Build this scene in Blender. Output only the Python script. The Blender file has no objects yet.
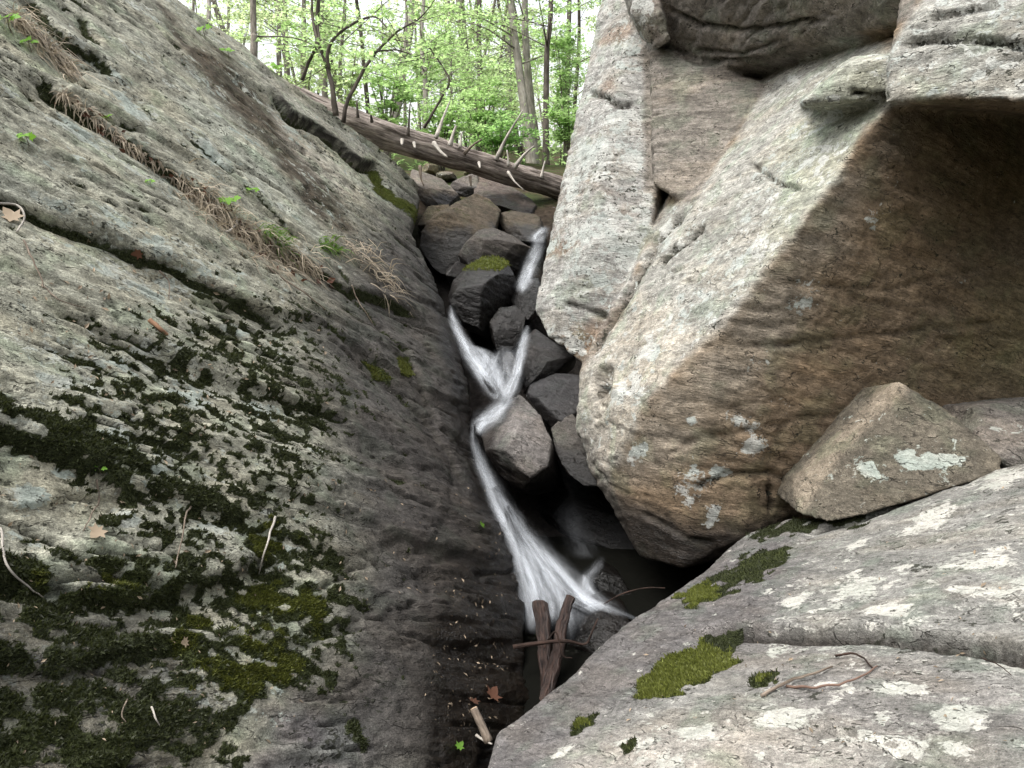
import bpy, bmesh, math, random
import numpy as np
from mathutils import Vector
random.seed(7)
RNG = np.random.default_rng(11)
C = bpy.context.scene.collection
# ---------------------------------------------------------------- camera frame
S = 1.3
FOC = 773.0
PITCH = math.radians(12.0)
CAM = np.array([0.0, 0.0, 2.4])
RT = np.array([1.0, 0.0, 0.0])
UP = np.array([0.0, math.sin(PITCH), math.cos(PITCH)])
FW = np.array([0.0, math.cos(PITCH), -math.sin(PITCH)])
def P(px, py, d):
    """the place in the gorge that lies d units ahead of the viewpoint on the sight line (px, py)"""
    d = d * S
    return CAM + d * ((px - 512) / FOC * RT + (384 - py) / FOC * UP + FW)
def cam2world(X):
    X = np.asarray(X, float)
    return CAM + S * (X[..., 0:1] * RT + X[..., 1:2] * UP + X[..., 2:3] * FW)
def project(V):
    D = V - CAM
    z = np.maximum(D @ FW, 1e-3)
    return 512 + FOC * (D @ RT) / z, 384 - FOC * (D @ UP) / z
# ---------------------------------------------------------------- noise
_perm = RNG.permutation(256).astype(np.int32)
_perm = np.concatenate([_perm, _perm])
_g = RNG.normal(size=(256, 3)).astype(np.float32)
_g /= np.linalg.norm(_g, axis=1, keepdims=True)
from concurrent.futures import ThreadPoolExecutor
_pool = ThreadPoolExecutor(4)
def perlin(X):
    X = np.asarray(X, np.float32)
    if len(X) < 9000: return _perlin(X)
    return np.concatenate(list(_pool.map(_perlin, [X[i:i + 16384] for i in range(0, len(X), 16384)])))
def _perlin(X):
    I = np.floor(X).astype(np.int32)
    f = X - I
    w = f * f * f * (f * (f * 6 - 15) + 10)
    I &= 255
    out = 0
    for dx in (0, 1):
        wx = w[:, 0] if dx else 1 - w[:, 0]
        ax = _perm[(I[:, 0] + dx) & 255]
        for dy in (0, 1):
            wy = w[:, 1] if dy else 1 - w[:, 1]
            ay = _perm[(ax + I[:, 1] + dy) & 255]
            for dz in (0, 1):
                wz = w[:, 2] if dz else 1 - w[:, 2]
                g = _g[_perm[(ay + I[:, 2] + dz) & 255]]
                out = out + wx * wy * wz * (g[:, 0] * (f[:, 0] - dx) + g[:, 1] * (f[:, 1] - dy) + g[:, 2] * (f[:, 2] - dz))
    return out * 1.5
def fbm(X, octaves=4, gain=0.5, ridged=False):
    a, s, t = 1.0, 0.0, 0.0
    X = np.asarray(X, np.float32)
    for k in range(octaves):
        n = perlin(X * (2.03 ** k) + 17.3 * k)
        if ridged: n = 1 - 2 * np.abs(n)
        s = s + a * n; t += a; a *= gain
    return s / t
def sstep(a, b, x):
    t = np.clip((x - a) / (b - a), 0, 1)
    return t * t * (3 - 2 * t)
# ---------------------------------------------------------------- mesh tools
def link(o, parent=None):
    C.objects.link(o)
    if parent is not None: o.parent = parent
    return o
def mesh_arrays(name, V, F, mats=(), smooth=True):
    """V (n,3); F (m,k) array or list of lists"""
    me = bpy.data.meshes.new(name)
    if isinstance(F, np.ndarray):
        m, k = F.shape
        loops = F.ravel(); starts = np.arange(m) * k; tot = np.full(m, k)
    else:
        loops = np.fromiter((i for f in F for i in f), int)
        tot = np.fromiter((len(f) for f in F), int)
        starts = np.concatenate([[0], np.cumsum(tot)[:-1]])
        m = len(F)
    me.vertices.add(len(V)); me.vertices.foreach_set('co', np.asarray(V, np.float32).ravel())
    me.loops.add(len(loops)); me.loops.foreach_set('vertex_index', loops.astype(np.int32))
    me.polygons.add(m); me.polygons.foreach_set('loop_start', starts.astype(np.int32)); me.polygons.foreach_set('loop_total', tot.astype(np.int32))
    me.polygons.foreach_set('use_smooth', np.full(m, smooth))
    me.update(calc_edges=True)
    for mt in mats: me.materials.append(mt)
    return me
def obj(name, me, parent=None):
    return link(bpy.data.objects.new(name, me), parent)
def tag(o, label=None, cat=None, group=None, kind=None):
    for k, v in (('label', label), ('category', cat), ('group', group), ('kind', kind)):
        if v: o[k] = v
    return o
def add_attr(me, name, arr):
    arr = np.asarray(arr, np.float32)
    if arr.ndim == 1:
        a = me.attributes.new(name, 'FLOAT', 'POINT'); a.data.foreach_set('value', arr)
    else:
        if arr.shape[1] == 3: arr = np.concatenate([arr, np.ones((len(arr), 1), np.float32)], 1)
        a = me.attributes.new(name, 'FLOAT_COLOR', 'POINT'); a.data.foreach_set('color', arr.ravel())
def vnormals(V, F):
    d1 = V[F[:, 2]] - V[F[:, 0]]; d2 = V[F[:, 3]] - V[F[:, 1]]
    fn = np.cross(d1, d2)
    N = np.zeros_like(V)
    for k in range(3):
        N[:, k] = sum(np.bincount(F[:, j], fn[:, k], len(V)) for j in range(4))
    return N / np.maximum(np.linalg.norm(N, axis=1, keepdims=True), 1e-12)
def relax(V, F, it, lam=0.5):
    E = np.concatenate([F[:, [0, 1]], F[:, [1, 2]], F[:, [2, 3]], F[:, [3, 0]]])
    a = np.concatenate([E[:, 0], E[:, 1]]); b = np.concatenate([E[:, 1], E[:, 0]])
    cnt = np.maximum(np.bincount(a, minlength=len(V)), 1)[:, None]
    for _ in range(it):
        avg = np.stack([np.bincount(a, V[b, k], len(V)) for k in range(3)], 1) / cnt
        V = V + lam * (avg - V)
    return V
def voxel_union(hulls, voxel):
    """closed quad mesh around the union of convex hulls of point lists"""
    bm = bmesh.new()
    for pts in hulls:
        vs = [bm.verts.new(p) for p in pts]
        r = bmesh.ops.convex_hull(bm, input=vs)
        dead = {g for g in r['geom_interior'] + r['geom_unused'] if isinstance(g, bmesh.types.BMVert)}
        if dead: bmesh.ops.delete(bm, geom=list(dead), context='VERTS')
    me = bpy.data.meshes.new('tmp'); bm.to_mesh(me); bm.free()
    o = bpy.data.objects.new('tmp', me); C.objects.link(o)
    md = o.modifiers.new('r', 'REMESH'); md.mode = 'VOXEL'; md.voxel_size = voxel
    dg = bpy.context.evaluated_depsgraph_get()
    ev = o.evaluated_get(dg).data
    V = np.zeros(len(ev.vertices) * 3); ev.vertices.foreach_get('co', V); V = V.reshape(-1, 3)
    F = np.zeros(len(ev.loops), np.int32); ev.loops.foreach_get('vertex_index', F); F = F.reshape(-1, 4)
    bpy.data.objects.remove(o); bpy.data.meshes.remove(me)
    return V, F
def saw(p, sharp=0.85):
    t = p - np.floor(p)
    return np.where(t < sharp, t / sharp, (1 - t) / (1 - sharp))
def grid_faces(nu, nv):
    i = np.arange(nu * nv).reshape(nu, nv)
    return np.stack([i[:-1, :-1], i[1:, :-1], i[1:, 1:], i[:-1, 1:]], -1).reshape(-1, 4).astype(np.int32)
def polyline_sd(U, poly, width=None):
    """signed distance to an open polyline (+ to its right), and the arc fraction of the nearest point"""
    poly = np.asarray(poly, float)
    best = np.full(len(U), 1e9); sd = np.zeros(len(U)); fr = np.zeros(len(U))
    L = np.linalg.norm(np.diff(poly, axis=0), axis=1); cum = np.concatenate([[0], np.cumsum(L)])
    for k in range(len(poly) - 1):
        a, b = poly[k], poly[k + 1]; e = b - a; l2 = e @ e
        t = np.clip(((U - a) @ e) / l2, 0, 1)
        D = U - (a + t[:, None] * e)
        d = np.hypot(D[:, 0], D[:, 1])
        c = e[0] * (U[:, 1] - a[1]) - e[1] * (U[:, 0] - a[0])
        m = d < best
        best[m] = d[m]; sd[m] = np.where(c[m] > 0, d[m], -d[m]); fr[m] = (cum[k] + t[m] * L[k]) / cum[-1]
    return sd, fr
def poly_in(px, py, poly):
    """signed distance to a closed polygon, + inside"""
    poly = np.asarray(poly, float); n = len(poly)
    best = np.full(len(px), 1e18); ins = np.zeros(len(px), bool)
    for k in range(n):
        ax, ay = poly[k]; bx, by = poly[(k + 1) % n]
        ex, ey = bx - ax, by - ay
        t = np.clip(((px - ax) * ex + (py - ay) * ey) / (ex * ex + ey * ey), 0, 1)
        best = np.minimum(best, (px - ax - t * ex) ** 2 + (py - ay - t * ey) ** 2)
        c = ((ay > py) != (by > py)) & (px < (bx - ax) * (py - ay) / (by - ay if by != ay else 1e-9) + ax)
        ins ^= c
    return np.where(ins, 1, -1) * np.sqrt(best)
class Plane:
    """rock face through three surveyed points"""
    def __init__(s, pts, along):
        M = np.array([[(px - 512) / FOC, (384 - py) / FOC, 1] for px, py, d in pts])
        s.n = np.linalg.solve(M, [1 / d for px, py, d in pts])
        s.h = 1 / np.linalg.norm(s.n); s.nh = s.n * s.h
        s.foot = s.nh * s.h
        a, b = s.at(*along[0]), s.at(*along[1])
        s.e1 = (b - a) / np.linalg.norm(b - a)
        s.e2 = np.cross(s.nh, s.e1)
        s.out = -s.nh
    def at(s, px, py):
        r = np.array([(px - 512) / FOC, (384 - py) / FOC, 1.0])
        return r / (r @ s.n)
    def uv(s, px, py):
        X = s.at(px, py) - s.foot
        return np.array([X @ s.e1, X @ s.e2])
    def pts(s, u, v, h):
        return s.foot + u[:, None] * s.e1 + v[:, None] * s.e2 + h[:, None] * s.out
# ================================================================ LEFT SLAB
LP = Plane([(0, 768, 1.45), (480, 760, 2.5), (435, 200, 6.7)], [(180, 0), (430, 190)])
if LP.uv(300, 600)[1] < LP.uv(180, 0)[1]: LP.e2 = -LP.e2          # v grows down the dip, away from the crest
STEP_L = 0.0042
def lv(px, py): return LP.uv(px, py)
def build_left_slab():
    h = LP.h
    crest = 0.5 * (lv(180, 0)[1] + lv(430, 190)[1])
    cu = [lv(*q) for q in ((0, 768), (480, 768), (520, 600), (430, 190), (0, 0), (180, 0), (-60, 830))]
    umin = min(c[0] for c in cu) - 0.5; umax = lv(430, 190)[0] + 2.2
    vmin = crest - 1.6; vmax = max(c[1] for c in cu) + 1.3
    U1 = h * np.sinh(np.arange(math.asinh(umin / h), math.asinh(umax / h), STEP_L))
    V1 = h * np.sinh(np.arange(math.asinh(vmin / h), math.asinh(vmax / h), STEP_L))
    nu, nv = len(U1), len(V1)
    u = np.repeat(U1, nv); v = np.tile(V1, nu)
    UV = np.stack([u, v], 1)
    z0 = np.zeros_like(u)
    n = lambda su, sv, o, g=0.5, off=0.0, rd=False: fbm(np.stack([u * su + off, v * sv + off, z0 + off], 1), o, g, rd)
    wob = n(1.3, 2.2, 3, off=3.1)
    hgt = 0.045 * n(0.5, 1.1, 3, off=9) + 0.02 * wob
    # foliation: flat plates, each set back a little from the next, running along the strike
    def plates(f, warp, amp, off, w):
        q_ = v * f + warp
        lev = np.floor(q_); fr_ = q_ - lev
        hsh = lambda k: np.modf(np.abs(np.sin(k * 12.9898 + off) * 43758.5453))[0] - .5
        return amp * (hsh(lev) + (hsh(lev + 1) - hsh(lev)) * sstep(1 - w, 1, fr_))
    hgt += plates(3.1, 1.3 * n(0.55, 1.2, 4, off=4.4) + .10 * n(5, 8, 3, off=2.2), .060, 1.0, .05) * sstep(-.5, .2, n(.8, 1.2, 2, off=6))
    hgt += plates(8.5, 2.4 * n(0.9, 2.2, 4, off=14.4) + .15 * n(7, 12, 3, off=3.2), .026, 5.0, .09) * sstep(-.3, .3, n(1.4, 2.5, 2, off=1.7))
    hgt += plates(21, 4.0 * n(1.6, 4.0, 4, off=24.4) + .2 * n(9, 16, 2, off=5.2), .011, 9.0, .15) * sstep(-.2, .3, n(2.4, 4.5, 2, off=11.7))
    hgt += 0.015 * n(3.5, 8.5, 4, 0.6, off=21) + 0.010 * n(13, 24, 3, 0.65, off=33)
    groove = np.zeros_like(u)
    for fu, fv, w_, dep_, off_, pr in ((.55, 4.0, .020, .030, 81, .02), (1.3, 8.5, .026, .020, 83, .06), (2.6, 17, .035, .011, 85, .10)):
        c_ = n(fu, fv, 3, .45, off=off_)
        g = np.exp(-(c_ / w_) ** 2) * sstep(pr, pr + .22, n(fu * 1.7, fv * .35, 3, off=off_ + 1) + .08)
        hgt -= dep_ * g; groove = np.maximum(groove, g * (.9 if dep_ > .015 else .55))
    # --- named cracks and ledges, (pixels), groove width, groove depth, step, run-out
    cracks = [
        ([(-40, 172), (0, 193), (43, 213), (80, 226), (112, 240), (145, 257), (172, 266), (205, 283), (234, 298), (262, 312), (300, 338)], .016, .045, .035, .25),
        ([(-10, 40), (50, 83), (73, 100), (110, 127), (143, 150), (187, 180), (227, 213), (267, 243), (320, 266), (352, 287), (392, 302), (440, 330)], .02, .035, .05, .35),
        ([(30, -10), (50, 20), (72, 42), (98, 55), (118, 78)], .018, .04, .05, .3),
        ([(80, 12), (92, 34), (100, 48)], .015, .03, .03, .2),
        ([(272, 86), (294, 113), (317, 124), (344, 145), (362, 162), (380, 166)], .022, .10, .06, .5),
        ([(255, 66), (275, 72), (300, 90), (330, 112), (350, 128)], .02, .008, .01, .2),
        ([(-20, 415), (20, 432), (70, 455), (110, 470), (142, 505)], .02, .02, .05, .25),
        ([(-30, 560), (30, 572), (90, 588), (150, 590), (235, 572), (290, 545)], .02, .02, .05, .20),
        ([(-30, 655), (70, 668), (140, 650), (200, 640)], .02, .015, .02, .2),
        ([(330, 640), (395, 590), (440, 560), (470, 548)], .012, .010, .0, .2),
        ([(400, 560), (430, 545), (452, 500), (470, 420), (455, 380)], .01, .006, .008, .2),
        ([(120, 330), (170, 352), (240, 380), (330, 410), (420, 470)], .012, .01, .03, .25),
        ([(360, 330), (400, 380), (440, 420), (480, 500)], .01, .02, .03, .2),
        ([(330, 250), (365, 300), (410, 350), (450, 430)], .01, .02, .025, .2),
        ([(240, 470), (310, 500), (380, 520), (450, 590)], .012, .012, .03, .2),
        ([(170, 120), (230, 170), (285, 222), (330, 262)], .008, .02, .015, .15),
        ([(130, 90), (180, 140), (240, 190)], .008, .015, .012, .15),
        ([(20, 130), (90, 180), (150, 215), (240, 262)], .008, .012, .02, .15),
    ]
    UVw = UV + 0.022 * np.stack([n(6, 9, 3, off=41), n(5, 12, 3, off=43)], 1)
    for poly, w, dep, st, run in cracks:
        pl = [lv(*q) for q in poly]
        lo = np.min(pl, 0) - 0.9; hi = np.max(pl, 0) + 0.9
        m = np.where(np.all((UV > lo) & (UV < hi), axis=1))[0]
        sd, fr = polyline_sd((UVw if dep < .1 else .75 * UV + .25 * UVw)[m], pl)
        if np.mean(np.asarray(pl)[:, 1]) is not None:
            # make + the down-dip side
            e = np.asarray(pl[-1]) - np.asarray(pl[0])
            if e[0] < 0: sd = -sd
        fade = sstep(0, .12, fr) * sstep(1, .88, fr)
        w = max(w, .018); g = np.exp(-(sd / w) ** 2) * fade
        hgt[m] -= dep * g
        groove[m] = np.maximum(groove[m], g * min(1, dep / .03))
        hgt[m] -= st * np.where(sd > 0, np.exp(-np.maximum(sd, 0) / run) * sstep(-.005, .03, sd), 0) * fade
        hgt[m] += 0.25 * st * np.where(sd < 0, np.exp(sd / (run * .6)), 0) * fade
    # the face steepens and then drops away along the stream
    ct = [lv(*q) for q in ((418, 150), (424, 190), (420, 225), (436, 262), (452, 312), (474, 380), (480, 430), (502, 500), (524, 560), (532, 610), (536, 680), (540, 780), (560, 900))]
    sd, _ = polyline_sd(UV, ct)
    ref = lv(250, 400); k = np.argmin(np.abs(u - ref[0]) + np.abs(v - ref[1]))
    if sd[k] > 0: sd = -sd
    q = np.maximum(sd + 0.03 * n(2, 2, 2, off=71) + 0.04, 0)
    hgt -= 1.9 * (np.sqrt(q * q + 0.06 ** 2) - 0.06)
    q = np.maximum(sd + 0.55, 0)
    hgt -= 0.10 * q * q / (q + 0.35)
    # crest: roll over to the back
    r = 0.16; qq = np.maximum(crest + 0.09 * n(1.6, 0, 4, off=55) - v, 0)
    th = np.minimum(qq / r, 1.9); ex = np.maximum(qq - r * 1.9, 0)
    dv = r * np.sin(th) + ex * math.cos(1.9); dh = -r * (1 - np.cos(th)) - ex * math.sin(1.9)
    vv = np.where(qq > 0, v + qq - dv, v)
    V = cam2world(LP.pts(u, vv, hgt + dh))
    F = grid_faces(nu, nv)
    if np.dot(vnormals(V, F).mean(0), (LP.out[0] * RT + LP.out[1] * UP + LP.out[2] * FW)) < 0: F = F[:, ::-1].copy()
    return V, F, groove, u, v, hgt, sd
# ================================================================ FOREGROUND SLAB
RP = Plane([(1024, 460, 2.65), (600, 640, 2.75), (1024, 768, 1.25)], [(700, 628), (960, 625)])
if RP.uv(760, 768)[1] < RP.uv(760, 560)[1]: RP.e2 = -RP.e2
def rv(px, py): return RP.uv(px, py)
R_EDGE = [(440, 1000), (470, 840), (483, 768), (495, 735), (540, 700), (600, 642), (655, 604), (700, 570), (745, 530), (790, 515), (832, 514), (870, 505), (915, 486), (960, 471), (1024, 459), (1150, 440), (1350, 430)]
def build_front_slab():
    h = RP.h
    st = 0.0042
    ed = np.array([rv(*q) for q in R_EDGE])
    umin = ed[:, 0].min() - 0.6; umax = rv(1024, 459)[0] + 0.9
    vmin = ed[:, 1].min() - 0.5; vmax = 1.1
    U1 = h * np.sinh(np.arange(math.asinh(umin / h), math.asinh(umax / h), st))
    V1 = h * np.sinh(np.arange(math.asinh(vmin / h), math.asinh(vmax / h), st))
    nu, nv = len(U1), len(V1)
    u = np.repeat(U1, nv); v = np.tile(V1, nu); UV = np.stack([u, v], 1); z0 = np.zeros_like(u)
    n = lambda su, sv, o, g=0.5, off=0.0, rd=False: fbm(np.stack([u * su + off, v * sv + off, z0 + off], 1), o, g, rd)
    hgt = 0.05 * n(0.8, 1.2, 3, off=2.2) + 0.012 * n(4, 6, 4, 0.55, off=5) + 0.004 * n(20, 28, 3, 0.6, off=8, rd=True)
    ph = v * 5 + 0.7 * n(0.8, 1.2, 3, off=4.4)
    hgt += 0.012 * sstep(0, .5, n(1, 2, 2, off=11)) * (saw(ph, .88) - .5)
    groove = np.zeros_like(u)
    UVw = UV + 0.012 * np.stack([n(7, 9, 3, off=41), n(7, 12, 3, off=43)], 1)
    for poly, w, dep, stp, run in [
        ([(690, 632), (725, 627), (800, 627), (870, 624), (930, 627), (980, 632), (1040, 641), (1150, 660)], .011, .06, .045, .22),
        ([(935, 588), (960, 602), (990, 612), (1040, 618)], .01, .006, .004, .1),
        ([(800, 530), (850, 520), (900, 500), (960, 478)], .02, .03, .02, .15),
    ]:
        pl = [rv(*q) for q in poly]
        sd, fr = polyline_sd(UVw, pl)
        if (pl[-1] - pl[0])[0] < 0: sd = -sd
        fade = sstep(0, .12, fr)
        g = np.exp(-(sd / w) ** 2) * fade
        hgt -= dep * g; groove = np.maximum(groove, g * min(1, dep / .05))
        hgt -= stp * np.where(sd > 0, np.exp(-np.maximum(sd, 0) / run) * sstep(-.002, .012, sd), 0) * fade
    # rounded lip falling steeply into the gully
    sd, _ = polyline_sd(UV + 0.03 * np.stack([n(2, 2, 3, off=61), n(2, 2, 3, off=63)], 1), ed)
    ins = sd if sd[np.argmin(np.abs(u - rv(900, 700)[0]) + np.abs(v - rv(900, 700)[1]))] > 0 else -sd
    r = 0.13
    q = np.maximum(r * .35 - ins, 0)
    hgt -= 4.0 * (np.sqrt(q * q + r * r) - r)
    V = cam2world(RP.pts(u, v, hgt)); F = grid_faces(nu, nv)
    if np.dot(vnormals(V, F).mean(0), (RP.out[0] * RT + RP.out[1] * UP + RP.out[2] * FW)) < 0: F = F[:, ::-1].copy()
    return V, F, groove, u, v, hgt, ins
# ================================================================ BOULDERS
def Q(*t): return [P(*q) for q in t]
def back(pts, dd, shrink=0.9, lift=0.0):
    c = np.mean(pts, 0)
    return [c + (p - c) * shrink + FW * dd * S + np.array([0, 0, lift]) for p in pts]
def rock_disp(V, F, bed, size, seed, strata=1.0, rough=1.0, it=3, facet=1.0, cuts=0, big=False):
    """weathered surface: blocky facets, foliation ledges and grain, along the normals"""
    V = relax(V, F, it)
    if cuts:
        rr = np.random.default_rng(int(seed) + 40); c0 = V.mean(0)
        for k in range(cuts):
            dv = rr.normal(size=3); dv /= np.linalg.norm(dv)
            q = (V - c0) @ dv; lim = q.max() * rr.uniform(.62, .88)
            V = V - np.maximum(q - lim, 0)[:, None] * dv * .93
    N = vnormals(V, F)
    bed = np.asarray(bed, float); bed = bed / np.linalg.norm(bed)
    Xs = V / size
    sv = np.array([seed * 3.7, seed * 1.9, seed * 5.3])
    W = V + 0.12 * size * np.stack([fbm(Xs * 1.7 + sv + k * 9.1, 2) for k in range(3)], 1)
    b = W @ bed
    Wf = V - (V @ bed)[:, None] * bed * 0.0
    lay = V + (V @ bed)[:, None] * bed * 4.0                      # squeezed across the bedding
    d = facet * 0.06 * size * fbm(Xs * 1.4 + sv, 3)
    d += facet * 0.035 * size * (np.round(fbm(Xs * 2.2 - sv, 2) * 3) / 3) * 0.5
    d += strata * 0.016 * size * sstep(-.2, .4, fbm(Xs * 1.5 + sv * 2, 2)) * (saw(b * 7 / size, .85) - .5)
    d += strata * 0.010 * min(size, 1.2) * fbm(lay / size * 4.0 + sv, 4, .55)
    if not big: V = V + N * d[:, None]
    if big:
        q_ = b * 4.5 + 1.6 * fbm(V * (.9, .9, 1.5) + 5, 4); lev = np.floor(q_); fr_ = q_ - lev
        hs = lambda k: np.modf(np.abs(np.sin(k * 12.9898) * 43758.5453))[0] - .5
        d = d + .030 * (hs(lev) + (hs(lev + 1) - hs(lev)) * sstep(.93, 1, fr_)) * sstep(-.3, .3, fbm(V * 1.3 + 8, 2))
        V = V + N * d[:, None]; d = 0 * d
        for ff, dep_ in ((5.0, .016), (11.0, .009)):
            c_ = fbm((V - (V @ bed)[:, None] * bed) * .8 + (V @ bed)[:, None] * bed * ff + 31, 3, .45)
            V = V - N * (dep_ * np.exp(-(c_ / .035) ** 2) * sstep(-.05, .25, fbm(V * 1.6 + 41, 3)))[:, None]
    N = vnormals(V, F)
    d2 = rough * (0.010 * fbm(lay * 5 + sv, 3, .6) + 0.007 * fbm(V * 14 + sv, 3, .6, ridged=True))
    return V + N * d2[:, None]
def big_boulder():
    wedge = Q((895, 96, 2.95), (800, 225, 3.02), (720, 330, 3.15), (650, 400, 3.35), (603, 472, 3.7),
              (640, 556, 3.62), (682, 568, 3.42), (740, 538, 3.35), (800, 512, 3.38), (905, 470, 3.45), (1024, 440, 3.7), (1250, 400, 4.2),
              (1024, 130, 3.62), (1250, 120, 4.3), (590, 475, 4.0), (577, 428, 4.12), (580, 372, 4.25), (603, 328, 4.4), (630, 282, 4.36),
              (668, 204, 4.34), (770, 70, 4.3), (830, 30, 4.1), (905, 40, 3.3),
              (600, 480, 5.2), (590, 340, 5.6), (700, 100, 6.2), (1250, 60, 6.5), (1250, 420, 6.0), (700, 560, 4.6))
    column = Q((625, -8, 5.0), (614, 50, 4.9), (599, 100, 4.88), (581, 170, 4.8), (560, 235, 4.8), (540, 283, 4.8), (535, 312, 4.76),
               (548, 336, 4.65), (582, 362, 4.55), (602, 330, 4.46), (622, 300, 4.4), (650, 232, 4.36), (658, 190, 4.42), (655, 50, 4.72), (640, -8, 4.8),
               (592, 240, 4.42), (612, 120, 4.6), (630, -120, 5.2), (660, -120, 5.0),
               (575, 350, 5.3), (580, 200, 6.0), (650, -120, 6.6), (700, 100, 6.6), (680, 330, 5.6))
    inset = Q((650, 44, 4.6), (768, 84, 4.2), (757, 100, 4.14), (693, 200, 4.16), (680, 199, 4.18), (654, 184, 4.28), (650, 44, 5.4), (768, 84, 5.0), (693, 195, 4.9), (654, 180, 4.9))
    brow = Q((612, -60, 4.55), (640, -14, 4.45), (760, -24, 4.0), (905, -8, 3.12), (1000, -10, 2.85), (632, 26, 4.75), (652, 46, 4.75), (700, 76, 4.55), (770, 78, 4.4), (820, 44, 4.0), (912, 16, 3.3), (1000, 20, 3.3),
             (600, -300, 5.0), (900, -300, 3.7), (1100, -300, 3.7), (640, -300, 6.6), (1100, -300, 6.0), (700, 60, 6.0), (1000, 60, 5.0))
    horn = Q((630, 12, 4.45), (660, 14, 4.3), (670, 40, 4.35), (655, 48, 4.5), (640, 36, 4.55), (650, -40, 4.3), (650, -40, 5.2), (650, 40, 5.2))
    shelf = Q((886, 102, 2.78), (905, 96, 2.72), (945, 92, 2.62), (1030, 100, 2.45), (1200, 120, 2.4), (890, 60, 2.78), (925, 10, 2.72), (1030, 0, 2.5), (1200, -10, 2.4),
              (1030, -200, 2.9), (1200, -200, 2.9), (930, -120, 3.0), (900, 100, 3.4), (1200, 135, 4.2), (1000, 118, 3.9), (960, -200, 4.4), (1200, -200, 4.5))
    nub = Q((800, 104, 3.12), (848, 64, 3.0), (888, 56, 2.88), (892, 92, 2.9), (874, 98, 2.95), (842, 88, 3.03), (800, 104, 3.6), (850, 60, 3.6), (890, 60, 3.4), (880, 120, 3.4), (820, 110, 3.6))
    V, F = voxel_union([wedge, column, inset, brow, horn, shelf, nub], 0.017)
    return V, F
ROCKS = {}
def boulder(key, front, dd, bed=(.3, .2, 1), voxel=0.014, seed=1, extra=(), strata=.7, facet=.35, shrink=.85, it=3):
    cx_, cy_ = np.mean([q[0] for q in front]), np.mean([q[1] for q in front])
    if key not in ('wedge', 'behind_wedge', 'grey_tilt', 'wedged') and not key.startswith('rubble'): front = [(cx_ + (q[0] - cx_) * 1.13, cy_ + (q[1] - cy_) * 1.13, q[2]) for q in front]
    pts = Q(*front)
    pts = pts + back(pts, dd, shrink) + Q(*extra)
    V, F = voxel_union([pts], voxel)
    A = np.array(pts); size = float(np.median(A.max(0) - A.min(0)))
    V = rock_disp(V, F, bed, max(size, .2), seed, strata, rough=.55 if key == 'wedge' else .7, it=1, facet=facet, cuts=0 if key == 'wedge' else 3 if key == 'grey_tilt' else 9)
    ROCKS[key] = (V, F, size)
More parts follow.
